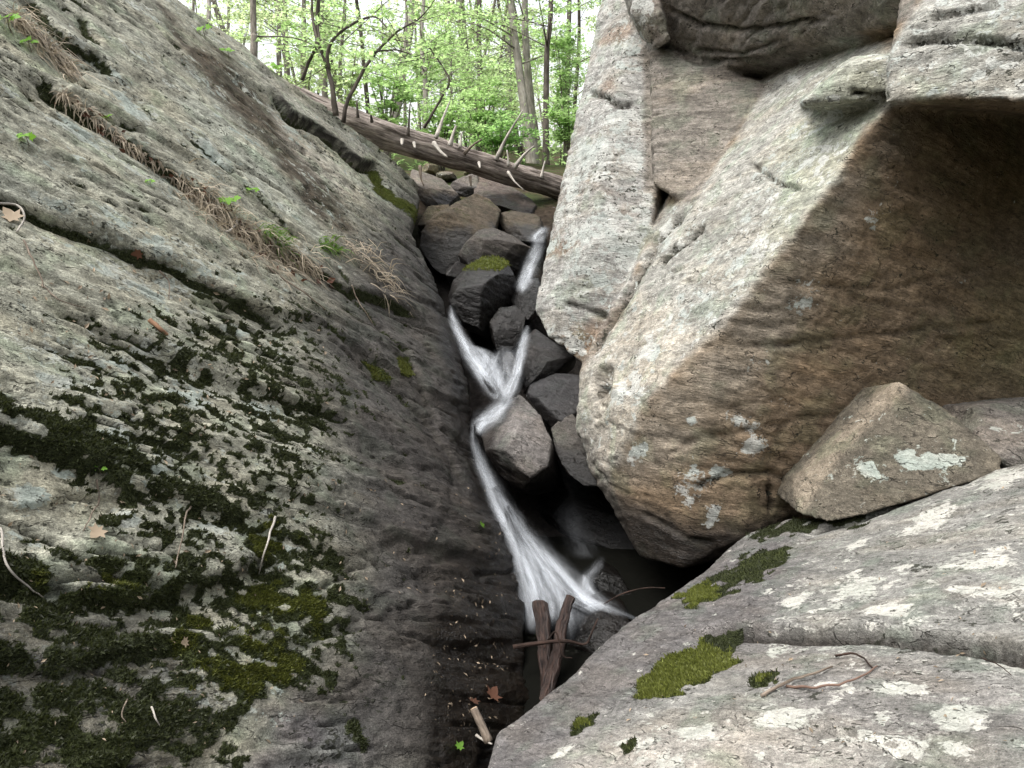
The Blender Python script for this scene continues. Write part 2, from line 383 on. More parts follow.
def all_boulders():
    # angular wedge resting on the near slab
    boulder('wedge', [(898, 381, 3.0), (906, 388, 2.93), (952, 414, 2.9), (1003, 459, 2.72), (1000, 472, 2.7), (962, 484, 2.7), (905, 502, 2.75), (868, 514, 2.8), (830, 522, 2.85), (798, 513, 3.0), (799, 484, 3.1), (845, 440, 3.08)], .5, bed=(-.5, .3, 1), seed=2, facet=.12, strata=.5, voxel=.01)
    boulder('behind_wedge', [(940, 420, 3.35), (965, 408, 3.2), (1060, 395, 3.2), (1090, 490, 2.85), (1000, 484, 2.85), (975, 460, 3.0)], .6, seed=3, facet=.5)
    # gully stack, top to bottom
    boulder('brown', [(424, 246, 6.35), (426, 226, 6.4), (440, 208, 6.55), (466, 196, 6.75), (486, 201, 6.75), (500, 216, 6.65), (508, 230, 6.5), (480, 246, 6.2), (462, 262, 6.1), (442, 266, 6.1), (432, 258, 6.2), (452, 228, 6.15), (485, 232, 6.2)], .8, seed=4)
    boulder('shoulder', [(419, 224, 6.75), (428, 208, 6.85), (448, 206, 6.85), (446, 240, 6.6), (424, 240, 6.6)], .5, seed=5)
    boulder('long', [(460, 258, 6.0), (466, 246, 6.0), (480, 232, 6.1), (494, 230, 6.1), (512, 238, 6.05), (531, 250, 5.95), (522, 262, 5.9), (505, 271, 5.8), (480, 272, 5.75), (464, 270, 5.8), (478, 246, 5.8), (500, 250, 5.75)], .6, seed=6, bed=(.4, 0, 1))
    boulder('dark', [(452, 296, 5.5), (456, 282, 5.6), (470, 268, 5.75), (488, 260, 5.85), (503, 264, 5.8), (514, 283, 5.65), (512, 300, 5.55), (498, 322, 5.4), (486, 336, 5.35), (468, 330, 5.3), (455, 312, 5.35), (494, 282, 5.4), (460, 292, 5.35)], .7, seed=7, facet=.3)
    boulder('cobble', [(492, 322, 5.4), (500, 310, 5.45), (515, 308, 5.45), (524, 316, 5.4), (520, 336, 5.25), (508, 352, 5.2), (494, 350, 5.2), (490, 338, 5.3)], .5, seed=8)
    boulder('slab_top', [(477, 200, 7.3), (478, 180, 7.6), (490, 176, 7.7), (502, 182, 7.7), (528, 200, 7.3), (545, 219, 6.9), (520, 226, 6.8), (497, 214, 6.9)], .7, seed=9)
    boulder('under_slab', [(498, 216, 6.75), (512, 212, 6.8), (535, 216, 6.8), (547, 224, 6.7), (543, 240, 6.5), (528, 243, 6.4), (510, 234, 6.5)], .7, seed=10)
    boulder('grey_point', [(448, 186, 7.5), (462, 178, 7.6), (476, 174, 7.6), (478, 190, 7.4), (470, 196, 7.4), (455, 194, 7.4)], .5, seed=11)
    boulder('slant', [(400, 170, 7.2), (412, 168, 7.4), (440, 178, 7.4), (462, 198, 7.1), (440, 208, 6.9), (420, 196, 6.9)], .5, seed=12)
    boulder('mid_dark', [(512, 292, 5.6), (524, 282, 5.7), (538, 280, 5.7), (542, 306, 5.4), (532, 318, 5.4), (516, 312, 5.5)], .6, seed=13)
    boulder('gap', [(446, 268, 5.95), (456, 262, 6.0), (470, 266, 5.95), (462, 286, 5.8), (450, 284, 5.8)], .5, seed=14)
    boulder('ledge_upper', [(528, 338, 5.2), (540, 328, 5.3), (562, 350, 5.0), (578, 362, 4.9), (578, 376, 4.8), (556, 374, 4.75), (524, 384, 4.7), (518, 372, 4.8), (526, 356, 4.95)], .7, seed=15)
    boulder('ledge_lower', [(524, 388, 4.65), (550, 376, 4.7), (578, 378, 4.6), (580, 408, 4.4), (562, 420, 4.35), (552, 426, 4.3), (536, 402, 4.45)], .7, seed=16)
    boulder('pebble', [(502, 358, 4.85), (510, 350, 4.9), (516, 356, 4.85), (518, 370, 4.75), (512, 378, 4.7), (504, 370, 4.75)], .25, seed=17, voxel=.009)
    boulder('grey_tilt', [(477, 437, 4.15), (488, 420, 4.3), (505, 403, 4.5), (520, 395, 4.55), (540, 415, 4.35), (552, 440, 4.2), (548, 466, 4.08), (528, 480, 3.98), (512, 485, 3.95), (494, 470, 4.0), (482, 455, 4.05), (510, 430, 4.1)], .55, seed=18, voxel=.011, facet=.25, extra=[(555, 472, 4.5), (566, 490, 4.6), (548, 498, 4.6), (520, 492, 4.6)])
    boulder('wedged', [(551, 428, 4.35), (562, 418, 4.35), (577, 412, 4.3), (590, 440, 4.1), (598, 482, 4.0), (584, 484, 4.05), (568, 476, 4.1), (556, 452, 4.2)], .6, seed=19, voxel=.011)
    boulder('outlet', [(560, 640, 3.4), (576, 618, 3.5), (590, 602, 3.55), (608, 598, 3.55), (622, 606, 3.5), (638, 622, 3.35), (625, 650, 3.2), (590, 670, 3.15), (565, 665, 3.2), (600, 620, 3.35)], .4, seed=20, voxel=.01)
    boulder('dripping', [(596, 586, 3.72), (604, 575, 3.78), (622, 582, 3.75), (636, 604, 3.65), (622, 604, 3.6), (604, 600, 3.62)], .4, seed=21, voxel=.01)
    boulder('cave', [(560, 470, 4.7), (600, 470, 4.6), (640, 520, 4.4), (640, 600, 4.1), (600, 610, 4.1), (575, 590, 4.2), (555, 560, 4.4), (540, 500, 4.6)], .8, seed=22)
    for k, (x, y, w, h, d) in enumerate([(522, 196, 11, 9, 8.0), (541, 201, 9, 13, 7.7), (553, 196, 12, 12, 7.9), (534, 190, 8, 6, 8.3), (545, 212, 8, 7, 7.3), (508, 188, 8, 7, 8.2),
                                        (446, 176, 12, 8, 8.0), (428, 168, 13, 8, 8.2), (555, 214, 8, 8, 7.3), (538, 216, 6, 5, 7.1), (470, 172, 9, 6, 8.4)]):
        rr = random.Random(k)
        fr = [(x + w * math.cos(a) * rr.uniform(.8, 1.1), y + h * math.sin(a) * rr.uniform(.8, 1.1), d + .1 * math.sin(a)) for a in np.linspace(0, 6.283, 8)[:-1]] + [(x, y, d - .12)]
        boulder('rubble%d' % k, fr, .25, seed=30 + k, voxel=.016)
# ================================================================ MATERIALS
class NT:
    def __init__(s, name):
        s.m = bpy.data.materials.new(name); s.m.use_nodes = True
        s.t = s.m.node_tree; s.t.nodes.clear()
        s.out = s.t.nodes.new('ShaderNodeOutputMaterial')
    def n(s, typ, **kw):
        nd = s.t.nodes.new('ShaderNode' + typ)
        for k, v in kw.items(): setattr(nd, k, v)
        return nd
    def l(s, a, b): s.t.links.new(a, b)
    def put(s, sock, v):
        if hasattr(v, 'is_output'): s.l(v, sock)
        else: sock.default_value = v
    def math(s, op, a, b=0.0, c=None, clamp=False):
        nd = s.n('Math', operation=op, use_clamp=clamp)
        s.put(nd.inputs[0], a); s.put(nd.inputs[1], b)
        if c is not None: s.put(nd.inputs[2], c)
        return nd.outputs[0]
    def attr(s, name, which='Fac'): return s.n('Attribute', attribute_name=name).outputs[which]
    def noise(s, vec, scale, detail=4, rough=.55, dist=0.0):
        nd = s.n('TexNoise'); nd.inputs['Scale'].default_value = scale; nd.inputs['Detail'].default_value = detail
        nd.inputs['Roughness'].default_value = rough; nd.inputs['Distortion'].default_value = dist
        if vec is not None: s.l(vec, nd.inputs['Vector'])
        return nd.outputs['Fac']
    def vor(s, vec, scale, feature='F1'):
        nd = s.n('TexVoronoi', feature=feature); nd.inputs['Scale'].default_value = scale
        s.l(vec, nd.inputs['Vector']); return nd.outputs['Distance']
    def map(s, v, a, b, c=0.0, d=1.0, typ='SMOOTHSTEP'):
        nd = s.n('MapRange', interpolation_type=typ)
        s.put(nd.inputs[0], v); s.put(nd.inputs[1], a); s.put(nd.inputs[2], b); s.put(nd.inputs[3], c); s.put(nd.inputs[4], d)
        return nd.outputs[0]
    def vmul(s, vec, k):
        nd = s.n('VectorMath', operation='MULTIPLY'); s.l(vec, nd.inputs[0]); nd.inputs[1].default_value = k
        return nd.outputs[0]
    def mix(s, f, a, b, typ='MIX'):
        nd = s.n('Mix', data_type='RGBA', blend_type=typ)
        s.put(nd.inputs[0], f)
        for k, v in ((6, a), (7, b)):
            if isinstance(v, tuple): v = v + (1.0,) if len(v) == 3 else v
            s.put(nd.inputs[k], v)
        return nd.outputs[2]
    def gray(s, f):
        nd = s.n('CombineColor')
        for k in range(3): s.l(f, nd.inputs[k])
        return nd.outputs[0]
    def bump(s, h, dist, strength=1.0, prev=None):
        nd = s.n('Bump'); nd.inputs['Distance'].default_value = dist; nd.inputs['Strength'].default_value = strength
        s.l(h, nd.inputs['Height'])
        if prev is not None: s.l(prev, nd.inputs['Normal'])
        return nd.outputs[0]
    def principled(s, col, rough, normal=None, spec=0.3, **kw):
        p = s.n('BsdfPrincipled')
        s.put(p.inputs['Base Color'], col if not isinstance(col, tuple) else col + (1.0,))
        s.put(p.inputs['Roughness'], rough); s.put(p.inputs['Specular IOR Level'], spec)
        if normal is not None: s.l(normal, p.inputs['Normal'])
        for k, v in kw.items(): s.put(p.inputs[k], v)
        return p.outputs[0]
    def done(s, sh): s.l(sh, s.out.inputs[0]); return s.m
def rock_material(name, scale=1.0, lich=(.43, .44, .39), lich2=(.33, .37, .33), streak=2.2, grain=1.0, bumpk=1.0, streaky=1.0):
    """reads per-point 'Col', 'mask' (moss, lichen, wet, specks), 'mossy' (green of the moss) and 'rp' (place along / across the foliation)"""
    t = NT(name)
    rp = t.attr('rp', 'Vector')
    mk = t.n('SeparateColor'); t.l(t.attr('mask', 'Color'), mk.inputs[0])
    moss, lichen, wet = mk.outputs[0], mk.outputs[1], mk.outputs[2]
    speck = t.attr('mask', 'Alpha')
    st = t.vmul(rp, (1, 1, streak))
    n_big = t.noise(st, 3.0 * scale, 4, .62)
    n_mid = t.noise(t.vmul(rp, (1, 1, 1.5)), 17 * scale, 5, .68)
    n_str = t.noise(t.vmul(rp, (1, 1.6, streak * 2.0)), 10 * scale, 4, .68, .6)
    n_fin = t.noise(t.vmul(rp, (1, 1, 1.4)), 75 * scale, 3, .7)
    n_grn = t.noise(rp, 230 * scale, 1, .7)
    v = t.math('MULTIPLY', t.map(n_big, .3, .72, .70, 1.25, 'LINEAR'), t.map(n_mid, .3, .7, .55, 1.42, 'LINEAR'))
    v = t.math('MULTIPLY', v, t.map(n_str, .3, .72, 1 - .30 * streaky, 1 + .28 * streaky, 'LINEAR'))
    v = t.math('MULTIPLY', v, t.map(n_fin, .25, .75, 1 - .42 * grain, 1 + .42 * grain, 'LINEAR'))
    v = t.math('MULTIPLY', v, t.map(n_grn, .25, .75, 1 - .35 * grain, 1 + .35 * grain, 'LINEAR'))
    col = t.mix(1.0, t.attr('Col', 'Color'), t.gray(v), 'MULTIPLY')
    # drift of the mineral colour
    hue = t.noise(st, 1.9 * scale, 2)
    col = t.mix(t.map(hue, .45, .66, 0, .55), col, t.mix(1.0, col, (1.05, .985, .90), 'MULTIPLY'))
    hue2 = t.noise(t.vmul(rp, (1, 1.3, 1.2)), 4.1 * scale, 2)
    col = t.mix(t.map(hue2, .5, .66, 0, .6), col, t.mix(1.0, col, (.86, 1.0, .90), 'MULTIPLY'))
    # crustose lichen: wide crusts and small flecks
    ln = t.noise(t.vmul(rp, (1, 1, 1.35)), 7.5 * scale, 5, .68, .3)
    lm = t.map(t.math('ADD', lichen, t.math('MULTIPLY', t.math('SUBTRACT', ln, .5), 2.3)), .54, .64)
    fl = t.map(t.math('ADD', lichen, t.math('MULTIPLY', t.math('SUBTRACT', t.noise(rp, 34 * scale, 3, .62), .5), 2.4)), .62, .76)
    lcol = t.mix(t.map(t.noise(rp, 4 * scale, 3), .4, .6), lich + (1,), lich2 + (1,))
    lcol = t.mix(1.0, lcol, t.gray(t.map(n_fin, .25, .8, .68, 1.24, 'LINEAR')), 'MULTIPLY')
    lcol = t.mix(1.0, lcol, t.gray(t.map(n_mid, .3, .7, .8, 1.12, 'LINEAR')), 'MULTIPLY')
    col = t.mix(t.math('MULTIPLY', fl, .55), col, lcol)
    col = t.mix(t.math('MULTIPLY', lm, .88), col, lcol)
    # black specks (rock tripe, dry moss dots), clustered
    cl = t.map(t.noise(t.vmul(rp, (1, 1, 1.6)), 2.6 * scale, 3), .35, .7, -.22, .2, 'LINEAR')
    sn = t.noise(t.vmul(rp, (1, 1, 1.6)), 27 * scale, 3, .62)
    sm = t.map(t.math('ADD', t.math('ADD', speck, cl), t.math('MULTIPLY', t.math('SUBTRACT', sn, .5), 2.6)), .76, .9)
    col = t.mix(t.math('MULTIPLY', sm, .9), col, (.024, .025, .017, 1))
    # hairline cracks along the foliation
    ck = t.noise(t.vmul(rp, (1, 1.2, 2.6)), 3.4 * scale, 4, .55, .5)
    ckl = t.map(t.math('ABSOLUTE', t.math('SUBTRACT', ck, .5)), .0, .011, 1, 0)
    ckl = t.math('MULTIPLY', ckl, t.map(n_mid, .42, .58))
    col = t.mix(t.math('MULTIPLY', ckl, .8), col, (.02, .018, .014, 1))
    pit = t.noise(rp, 95 * scale, 1, .5)
    col = t.mix(t.map(pit, .66, .75, 0, .6), col, (.03, .028, .024, 1))
    # wet rock
    wn = t.map(t.math('ADD', wet, t.math('MULTIPLY', t.math('SUBTRACT', n_str, .5), .7)), .15, .85)
    col = t.mix(wn, col, t.mix(1.0, col, (.30, .28, .27), 'MULTIPLY'))
    # moss
    mn = t.noise(rp, 38 * scale, 4, .65)
    mm = t.map(t.math('ADD', moss, t.math('MULTIPLY', t.math('SUBTRACT', mn, .5), .9)), .38, .62)
    mg = t.attr('mossy', 'Fac')
    mv = t.noise(rp, 130 * scale, 2, .7)
    mcol = t.mix(mg, (.021, .025, .012, 1), (.085, .105, .018, 1))
    mcol = t.mix(1.0, mcol, t.gray(t.map(mv, .25, .75, .25, 1.75, 'LINEAR')), 'MULTIPLY')
    col = t.mix(mm, col, mcol)
    # relief
    h = t.math('ADD', t.math('MULTIPLY', n_str, .55 * streaky), t.math('MULTIPLY', n_fin, .34))
    h = t.math('ADD', h, t.math('MULTIPLY', n_mid, .9))
    h = t.math('ADD', h, t.math('MULTIPLY', n_grn, .10))
    h = t.math('ADD', h, t.math('MULTIPLY', sm, .10))
    h = t.math('SUBTRACT', h, t.math('MULTIPLY', ckl, .5))
    h = t.math('ADD', h, t.math('MULTIPLY', mm, t.math('MULTIPLY_ADD', mv, .7, .1)))
    nb = t.bump(h, .030 * bumpk / scale, 1.0)
    rough = t.math('SUBTRACT', .93, t.math('MULTIPLY', t.math('MULTIPLY', wn, t.math('SUBTRACT', 1, mm)), .64))
    return t.done(t.principled(col, rough, nb, t.map(wn, 0, 1, .25, .38, 'LINEAR')))
M_SLAB = rock_material('lichen_gneiss', 1.0, bumpk=.55)
M_FRONT = rock_material('pale_gneiss', 1.3, lich=(.52, .505, .455), lich2=(.43, .435, .385), streaky=.7, bumpk=.65)
M_BIG = rock_material('banded_gneiss', 1.0, lich=(.51, .51, .475), lich2=(.41, .44, .41), streak=3.4, streaky=1.2, bumpk=.45, grain=.7)
M_STONE = rock_material('stream_stone', 1.0, bumpk=.6, streaky=.7)
def bark_material(name, a, b, scale=1.0, streak=6.0, bump=.01):
    t = NT(name)
    rp = t.attr('rp', 'Vector')
    n1 = t.noise(t.vmul(rp, (1, 1, 1 / streak)), 40 * scale, 6, .65)
    n2 = t.noise(rp, 6 * scale, 4)
    col = t.mix(t.map(n1, .3, .7), a, b)
    col = t.mix(1.0, col, t.gray(t.map(n2, .3, .7, .6, 1.35, 'LINEAR')), 'MULTIPLY')
    return t.done(t.principled(col, .9, t.bump(n1, bump), .2))
M_BARK = bark_material('grey_bark', (.10, .085, .07), (.26, .235, .20))
M_BARK_PALE = bark_material('pale_bark', (.2, .18, .155), (.36, .33, .29))
M_BARK_DARK = bark_material('dark_bark', (.05, .042, .036), (.13, .11, .092))
M_LOG = bark_material('weathered_log', (.07, .055, .046), (.50, .43, .38), .9, 10, .06)
M_STUB = bark_material('bleached_wood', (.30, .275, .24), (.52, .48, .43), 1.2)
M_TWIG = bark_material('twig_bark', (.11, .085, .064), (.27, .22, .175), 2)
M_TWIG_DARK = bark_material('wet_twig', (.02, .014, .011), (.06, .036, .028), 2)
t = NT('wet_stick'); rp = t.attr('rp', 'Vector'); n1 = t.noise(t.vmul(rp, (1, 1, .2)), 60, 5, .6)
M_STICK = t.done(t.principled(t.mix(t.map(n1, .3, .7), (.012, .008, .007, 1), (.062, .038, .030, 1)), .36, t.bump(n1, .03), .25))
t = NT('cut_wood'); M_CUT = t.done(t.principled((.5, .36, .24), .8))
def leaf_material(name, c, ct, tr=.55):
    t = NT(name)
    v = t.attr('leafv', 'Fac')
    col = t.mix(1.0, c + (1,), t.gray(t.map(v, 0, 1, .55, 1.45, 'LINEAR')), 'MULTIPLY')
    colt = t.mix(1.0, ct + (1,), t.gray(t.map(v, 0, 1, .65, 1.3, 'LINEAR')), 'MULTIPLY')
    d = t.principled(col, .55, None, .3)
    tl = t.n('BsdfTranslucent'); t.l(colt, tl.inputs[0])
    mx = t.n('MixShader'); mx.inputs[0].default_value = tr; t.l(d, mx.inputs[1]); t.l(tl.outputs[0], mx.inputs[2])
    return t.done(mx.outputs[0])
M_LEAF = leaf_material('spring_leaf', (.17, .26, .09), (.62, .86, .36))  # leaf colours raised pale to stand in for haze and backlight
M_LEAF_YEL = leaf_material('yellow_green_leaf', (.20, .26, .10), (.74, .90, .46))
M_LEAF_DEEP = leaf_material('deep_green_leaf', (.10, .19, .06), (.50, .78, .28))  # deeper green leaves
M_LEAF_NEAR = leaf_material('seedling_leaf', (.12, .26, .03), (.35, .65, .06), .45)
M_LITTER = leaf_material('dry_leaf', (.30, .235, .165), (.2, .14, .09), .25)
M_STRAW = leaf_material('dead_grass', (.38, .32, .24), (.3, .25, .17), .3)
M_GRASS = leaf_material('green_blade', (.08, .14, .03), (.2, .35, .05), .4)
M_MOSS = leaf_material('moss_tuft', (.030, .036, .013), (.05, .06, .015), .3)
M_MOSS_BRIGHT = leaf_material('bright_moss', (.13, .145, .032), (.2, .23, .045), .35)
M_MOSS_GREEN = leaf_material('green_moss', (.080, .090, .017), (.12, .13, .022), .35)
M_RED = leaf_material('rust_leaf', (.12, .055, .034), (.10, .04, .02), .25)
# water drawn out into silk by its own speed
def water_material():
    t = NT('falling_water')
    a = t.n('Attribute', attribute_name='flow'); sp = t.n('SeparateXYZ'); t.l(a.outputs['Vector'], sp.inputs[0])
    al = t.attr('body', 'Fac')
    n1 = t.noise(t.vmul(a.outputs['Vector'], (1, .08, 1)), 80, 4, .55, .2)
    n2 = t.noise(t.vmul(a.outputs['Vector'], (1, .30, 1)), 24, 4, .6, .5)
    k = t.math('MULTIPLY', t.map(n1, .3, .68, .62, 1.0), t.map(n2, .32, .66, .35, 1.0))
    alpha = t.math('MULTIPLY', t.math('MULTIPLY', al, .62), k, clamp=True)
    alpha = t.math('POWER', alpha, .95)
    nv = t.n('CombineXYZ'); nv.inputs[1].default_value = -.45; nv.inputs[2].default_value = .89      # aerated water scatters alike from every side
    d = t.n('BsdfDiffuse'); d.inputs[0].default_value = (.84, .88, .93, 1); t.l(nv.outputs[0], d.inputs['Normal'])
    tl = t.n('BsdfTranslucent'); tl.inputs[0].default_value = (.84, .88, .93, 1)
    m0 = t.n('MixShader'); m0.inputs[0].default_value = .2; t.l(d.outputs[0], m0.inputs[1]); t.l(tl.outputs[0], m0.inputs[2])
    tr = t.n('BsdfTransparent'); mx = t.n('MixShader'); t.l(alpha, mx.inputs[0]); t.l(tr.outputs[0], mx.inputs[1]); t.l(m0.outputs[0], mx.inputs[2])
    return t.done(mx.outputs[0])
M_FALL = water_material()
t = NT('dark_pool'); tc = t.n('TexCoord').outputs['Object']; M_POOL = t.done(t.principled((.006, .006, .005), .45, t.bump(t.noise(tc, 9, 3), .01), .0))
t = NT('leaf_litter_ground'); tc = t.n('TexCoord').outputs['Object']
gn = t.noise(tc, 1.3, 6, .65); gf = t.noise(tc, 14, 5, .7)
wetrock_shade = t.attr('gully', 'Fac')  # wet gully rock, blackened further for the shade under the overhang
gc = t.mix(t.map(gn, .42, .6), (.075, .055, .036, 1), (.05, .068, .022, 1)); gc = t.mix(1.0, gc, t.gray(t.map(gf, .25, .75, .4, 1.6, 'LINEAR')), 'MULTIPLY'); gc = t.mix(wetrock_shade, gc, t.mix(1.0, (.022, .019, .017, 1), t.gray(t.map(gf, .25, .75, .4, 1.6, 'LINEAR')), 'MULTIPLY'))
M_GROUND = t.done(t.principled(gc, .95, t.bump(gf, .05), .1))
# ================================================================ PAINTING THE ROCK (what grows and where, some shade painted in)
def zone(px, py, poly, soft=10.0, warp=None):
    sd = poly_in(px, py, poly)
    if warp is not None: sd = sd + warp
    return sstep(-soft, soft, sd)
def blob(px, py, cx, cy, rx, ry, ang=0.0):
    a = math.radians(ang); dx, dy = px - cx, py - cy
    x = dx * math.cos(a) + dy * math.sin(a); y = -dx * math.sin(a) + dy * math.cos(a)
    return np.clip(1.3 - np.hypot(x / rx, y / ry), 0, 1)
def lerp3(col, c, k): return col + (np.asarray(c)[None] - col) * k[:, None]
def finish_rock(name, V, F, mat, col, moss, lichen, wet, speck, mossy, rp):
    me = mesh_arrays(name, V, F, [mat])
    add_attr(me, 'Col', np.clip(col, 0, 1))
    add_attr(me, 'mask', np.clip(np.stack([moss, lichen, wet, speck], 1), 0, 1))
    add_attr(me, 'mossy', np.clip(mossy, 0, 1))
    a = me.attributes.new('rp', 'FLOAT_VECTOR', 'POINT'); a.data.foreach_set('vector', np.asarray(rp, np.float32).ravel())
    return me
class Surf:
    """look-up of the visible point of a rock face near a sight line"""
    def __init__(s, V, F):
        s.V = V; s.N = vnormals(V, F); px, py = project(V)
        D = (V - CAM) @ FW
        fac = np.einsum('ij,ij->i', s.N, CAM - V)
        m = np.where((px > -60) & (px < 1084) & (py > -60) & (py < 828) & (D > 0) & (fac > 0))[0]
        m = m[np.argsort(-D[m])]
        s.idx = np.full((888 // 2, 1144 // 2), -1, np.int64)
        s.idx[((py[m] + 60) / 2).astype(int), ((px[m] + 60) / 2).astype(int)] = m
    def at(s, px, py):
        i, j = int((py + 60) / 2), int((px + 60) / 2)
        for r in range(0, 60):
            w = s.idx[max(i - r, 0):i + r + 1, max(j - r, 0):j + r + 1]
            w = w[w >= 0]
            if len(w): return s.V[w[len(w) // 2]], s.N[w[len(w) // 2]], w[len(w) // 2]
        return None
def paint_left():
    V, F, groove, u, v, hgt, sdc = build_left_slab()
    px, py = project(V)
    U3 = np.stack([u, v, 0 * u], 1)
    nn = lambda su, sv, o, off=0.0, g=.55: fbm(np.stack([u * su + off, v * sv + off, 0 * u + off], 1), o, g)
    w1 = 26 * nn(2.2, 4.5, 4, 3.3); w2 = 12 * nn(7, 12, 3, 8.8)
    wp = w1 + w2
    col = np.tile(np.array([[.29, .285, .228]]), (len(V), 1))
    big = nn(.8, 2.6, 4, 12)
    col *= (1 + .35 * big)[:, None]
    col = lerp3(col, (.33, .335, .28), sstep(.0, .4, nn(1.0, 4.5, 4, 19)) * .8)
    # darker, barer rock towards the stream
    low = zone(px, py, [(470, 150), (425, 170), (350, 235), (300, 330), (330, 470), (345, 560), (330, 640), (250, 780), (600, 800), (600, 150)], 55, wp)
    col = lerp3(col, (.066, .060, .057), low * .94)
    streamside = zone(px, py, [(420, 225), (450, 330), (395, 470), (415, 590), (440, 800), (620, 800), (620, 225)], 40, wp)
    col = lerp3(col, (.046, .040, .037), streamside * .75)  # darkens further beside the stream
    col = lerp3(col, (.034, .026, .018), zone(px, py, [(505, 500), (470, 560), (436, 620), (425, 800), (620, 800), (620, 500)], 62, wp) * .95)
    col = lerp3(col, (.125, .114, .116), zone(px, py, [(255, 700), (300, 690), (345, 720), (360, 790), (250, 790)], 22, wp) * .8)
    # purplish patch in the wet zone, brown moss skin band
    band = zone(px, py, [(150, -15), (187, 40), (233, 57), (267, 100), (300, 140), (340, 198), (352, 232), (300, 213), (267, 153), (213, 97), (180, 55)], 10, w1 * .5 + w2)
    bn = sstep(-.55, -.02, nn(5, 9, 4, 66))
    col = lerp3(col, (.062, .046, .031), band * bn * .9)
    pale = zone(px, py, [(175, 70), (205, 95), (265, 150), (300, 205), (326, 246), (286, 218), (228, 160), (180, 112)], 9, w1 * .4 + w2)
    col = lerp3(col, (.36, .37, .31), pale * .8)
    col = lerp3(col, (.36, .33, .28), zone(px, py, [(262, 95), (300, 128), (345, 172), (360, 200), (330, 190), (290, 150)], 8, w2) * .6)
    col = lerp3(col, (.30, .285, .25), zone(px, py, [(255, 62), (300, 82), (376, 150), (360, 158), (300, 112), (262, 82)], 6, w2 * .5) * .7)
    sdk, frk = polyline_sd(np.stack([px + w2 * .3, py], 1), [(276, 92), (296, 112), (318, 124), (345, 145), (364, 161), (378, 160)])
    col = lerp3(col, (.02, .018, .015), sstep(5, 2.8, np.abs(sdk - 3) + 2.5 * nn(9, 14, 2, 47)) * sstep(0, .08, frk) * sstep(1, .94, frk))  # undercut shadow of the crest ledge, painted as a black strip
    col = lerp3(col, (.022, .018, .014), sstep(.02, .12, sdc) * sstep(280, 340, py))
    moss = np.zeros(len(V)); mossy = np.full(len(V), .12)
    gd = sstep(.25, .8, groove); col = lerp3(col, (.03, .027, .021), gd * .85)
    # --- moss: cushions scattered, thick mats low down
    m1 = nn(7, 12, 5, 71, .6); m2 = nn(16, 24, 4, 75, .6)
    mat = zone(px, py, [(95, 330), (250, 285), (335, 320), (360, 400), (340, 480), (300, 560), (130, 570), (60, 500), (-60, 470), (-60, 385), (40, 405)], 45, wp)
    moss = np.maximum(moss, sstep(.0, .10, .75 * m1 + 1.0 * m2 + .55 * nn(30, 44, 3, 79) + .62 * mat - .62 + .12 * sstep(.2, .7, groove)))
    lowm = zone(px, py, [(-80, 520), (60, 545), (210, 545), (300, 500), (345, 545), (370, 620), (350, 690), (260, 720), (235, 800), (-80, 800)], 28, wp)
    moss = np.maximum(moss, sstep(-.05, .45, m1 * .8 + .8 * m2 + .3 * nn(30, 44, 3, 79) + .80 * lowm - .52))
    for pl in ([(-20, 395), (60, 428), (150, 470), (240, 520)], [(40, 420), (90, 445), (120, 480), (130, 500)]):
        sd, fr = polyline_sd(np.stack([px, py + wp * .5], 1), pl)
        moss = np.maximum(moss, sstep(.0, .15, np.exp(-(sd / 15) ** 2) * .8 + .6 * m1 + .7 * m2 - .42))
    gro = sstep(.25, .8, groove + .5 * m2) * zone(px, py, [(-99, -99), (420, -99), (420, 520), (-99, 560)], 20) * .8
    moss = np.maximum(moss, gro)
    moss *= 1 - .9 * zone(px, py, [(-60, 455), (70, 480), (95, 530), (70, 545), (-60, 520)], 14, wp)
    moss *= 1 - .85 * sstep(20, 60, 0 * px + (px - 385)) * sstep(-5, 25, py - 260)
    moss = np.maximum(moss, .85 * zone(px, py, [(330, 690), (345, 695), (362, 725), (375, 748), (362, 752), (345, 728)], 9, w2) * sstep(-.25, .15, m2 + .5 * m1))
    # greener mats
    g1 = zone(px, py, [(20, 555), (110, 555), (190, 580), (180, 605), (60, 612), (15, 595)], 18, wp)
    g2 = zone(px, py, [(240, 505), (300, 500), (330, 530), (290, 560), (350, 600), (345, 650), (250, 720), (180, 700), (160, 640), (190, 600), (240, 570)], 24, wp)
    mossy = np.maximum(mossy, .30 * g1 + .0); mossy = np.maximum(mossy, .42 * g2 * sstep(-.35, .3, m1))
    mossy = np.maximum(mossy, .26 * zone(px, py, [(0, 700), (120, 700), (180, 790), (0, 790)], 25, wp))
    for pl, a in (([(360, 162), (372, 168), (398, 196), (432, 216), (425, 222), (392, 204), (372, 186)], .95), ([(395, 352), (412, 365), (416, 378), (402, 374)], .6), ([(362, 362), (380, 366), (392, 378), (372, 380)], .4), ([(404, 205), (424, 222), (434, 246), (424, 240)], .6)):
        z = zone(px, py, pl, 5, w2 * .7)
        moss = np.maximum(moss, z * .95); mossy = np.maximum(mossy, z * a)
    # --- lichen
    lichen = .18 + .34 * sstep(-.2, .4, nn(1.3, 4, 4, 91)) * (1 - low)
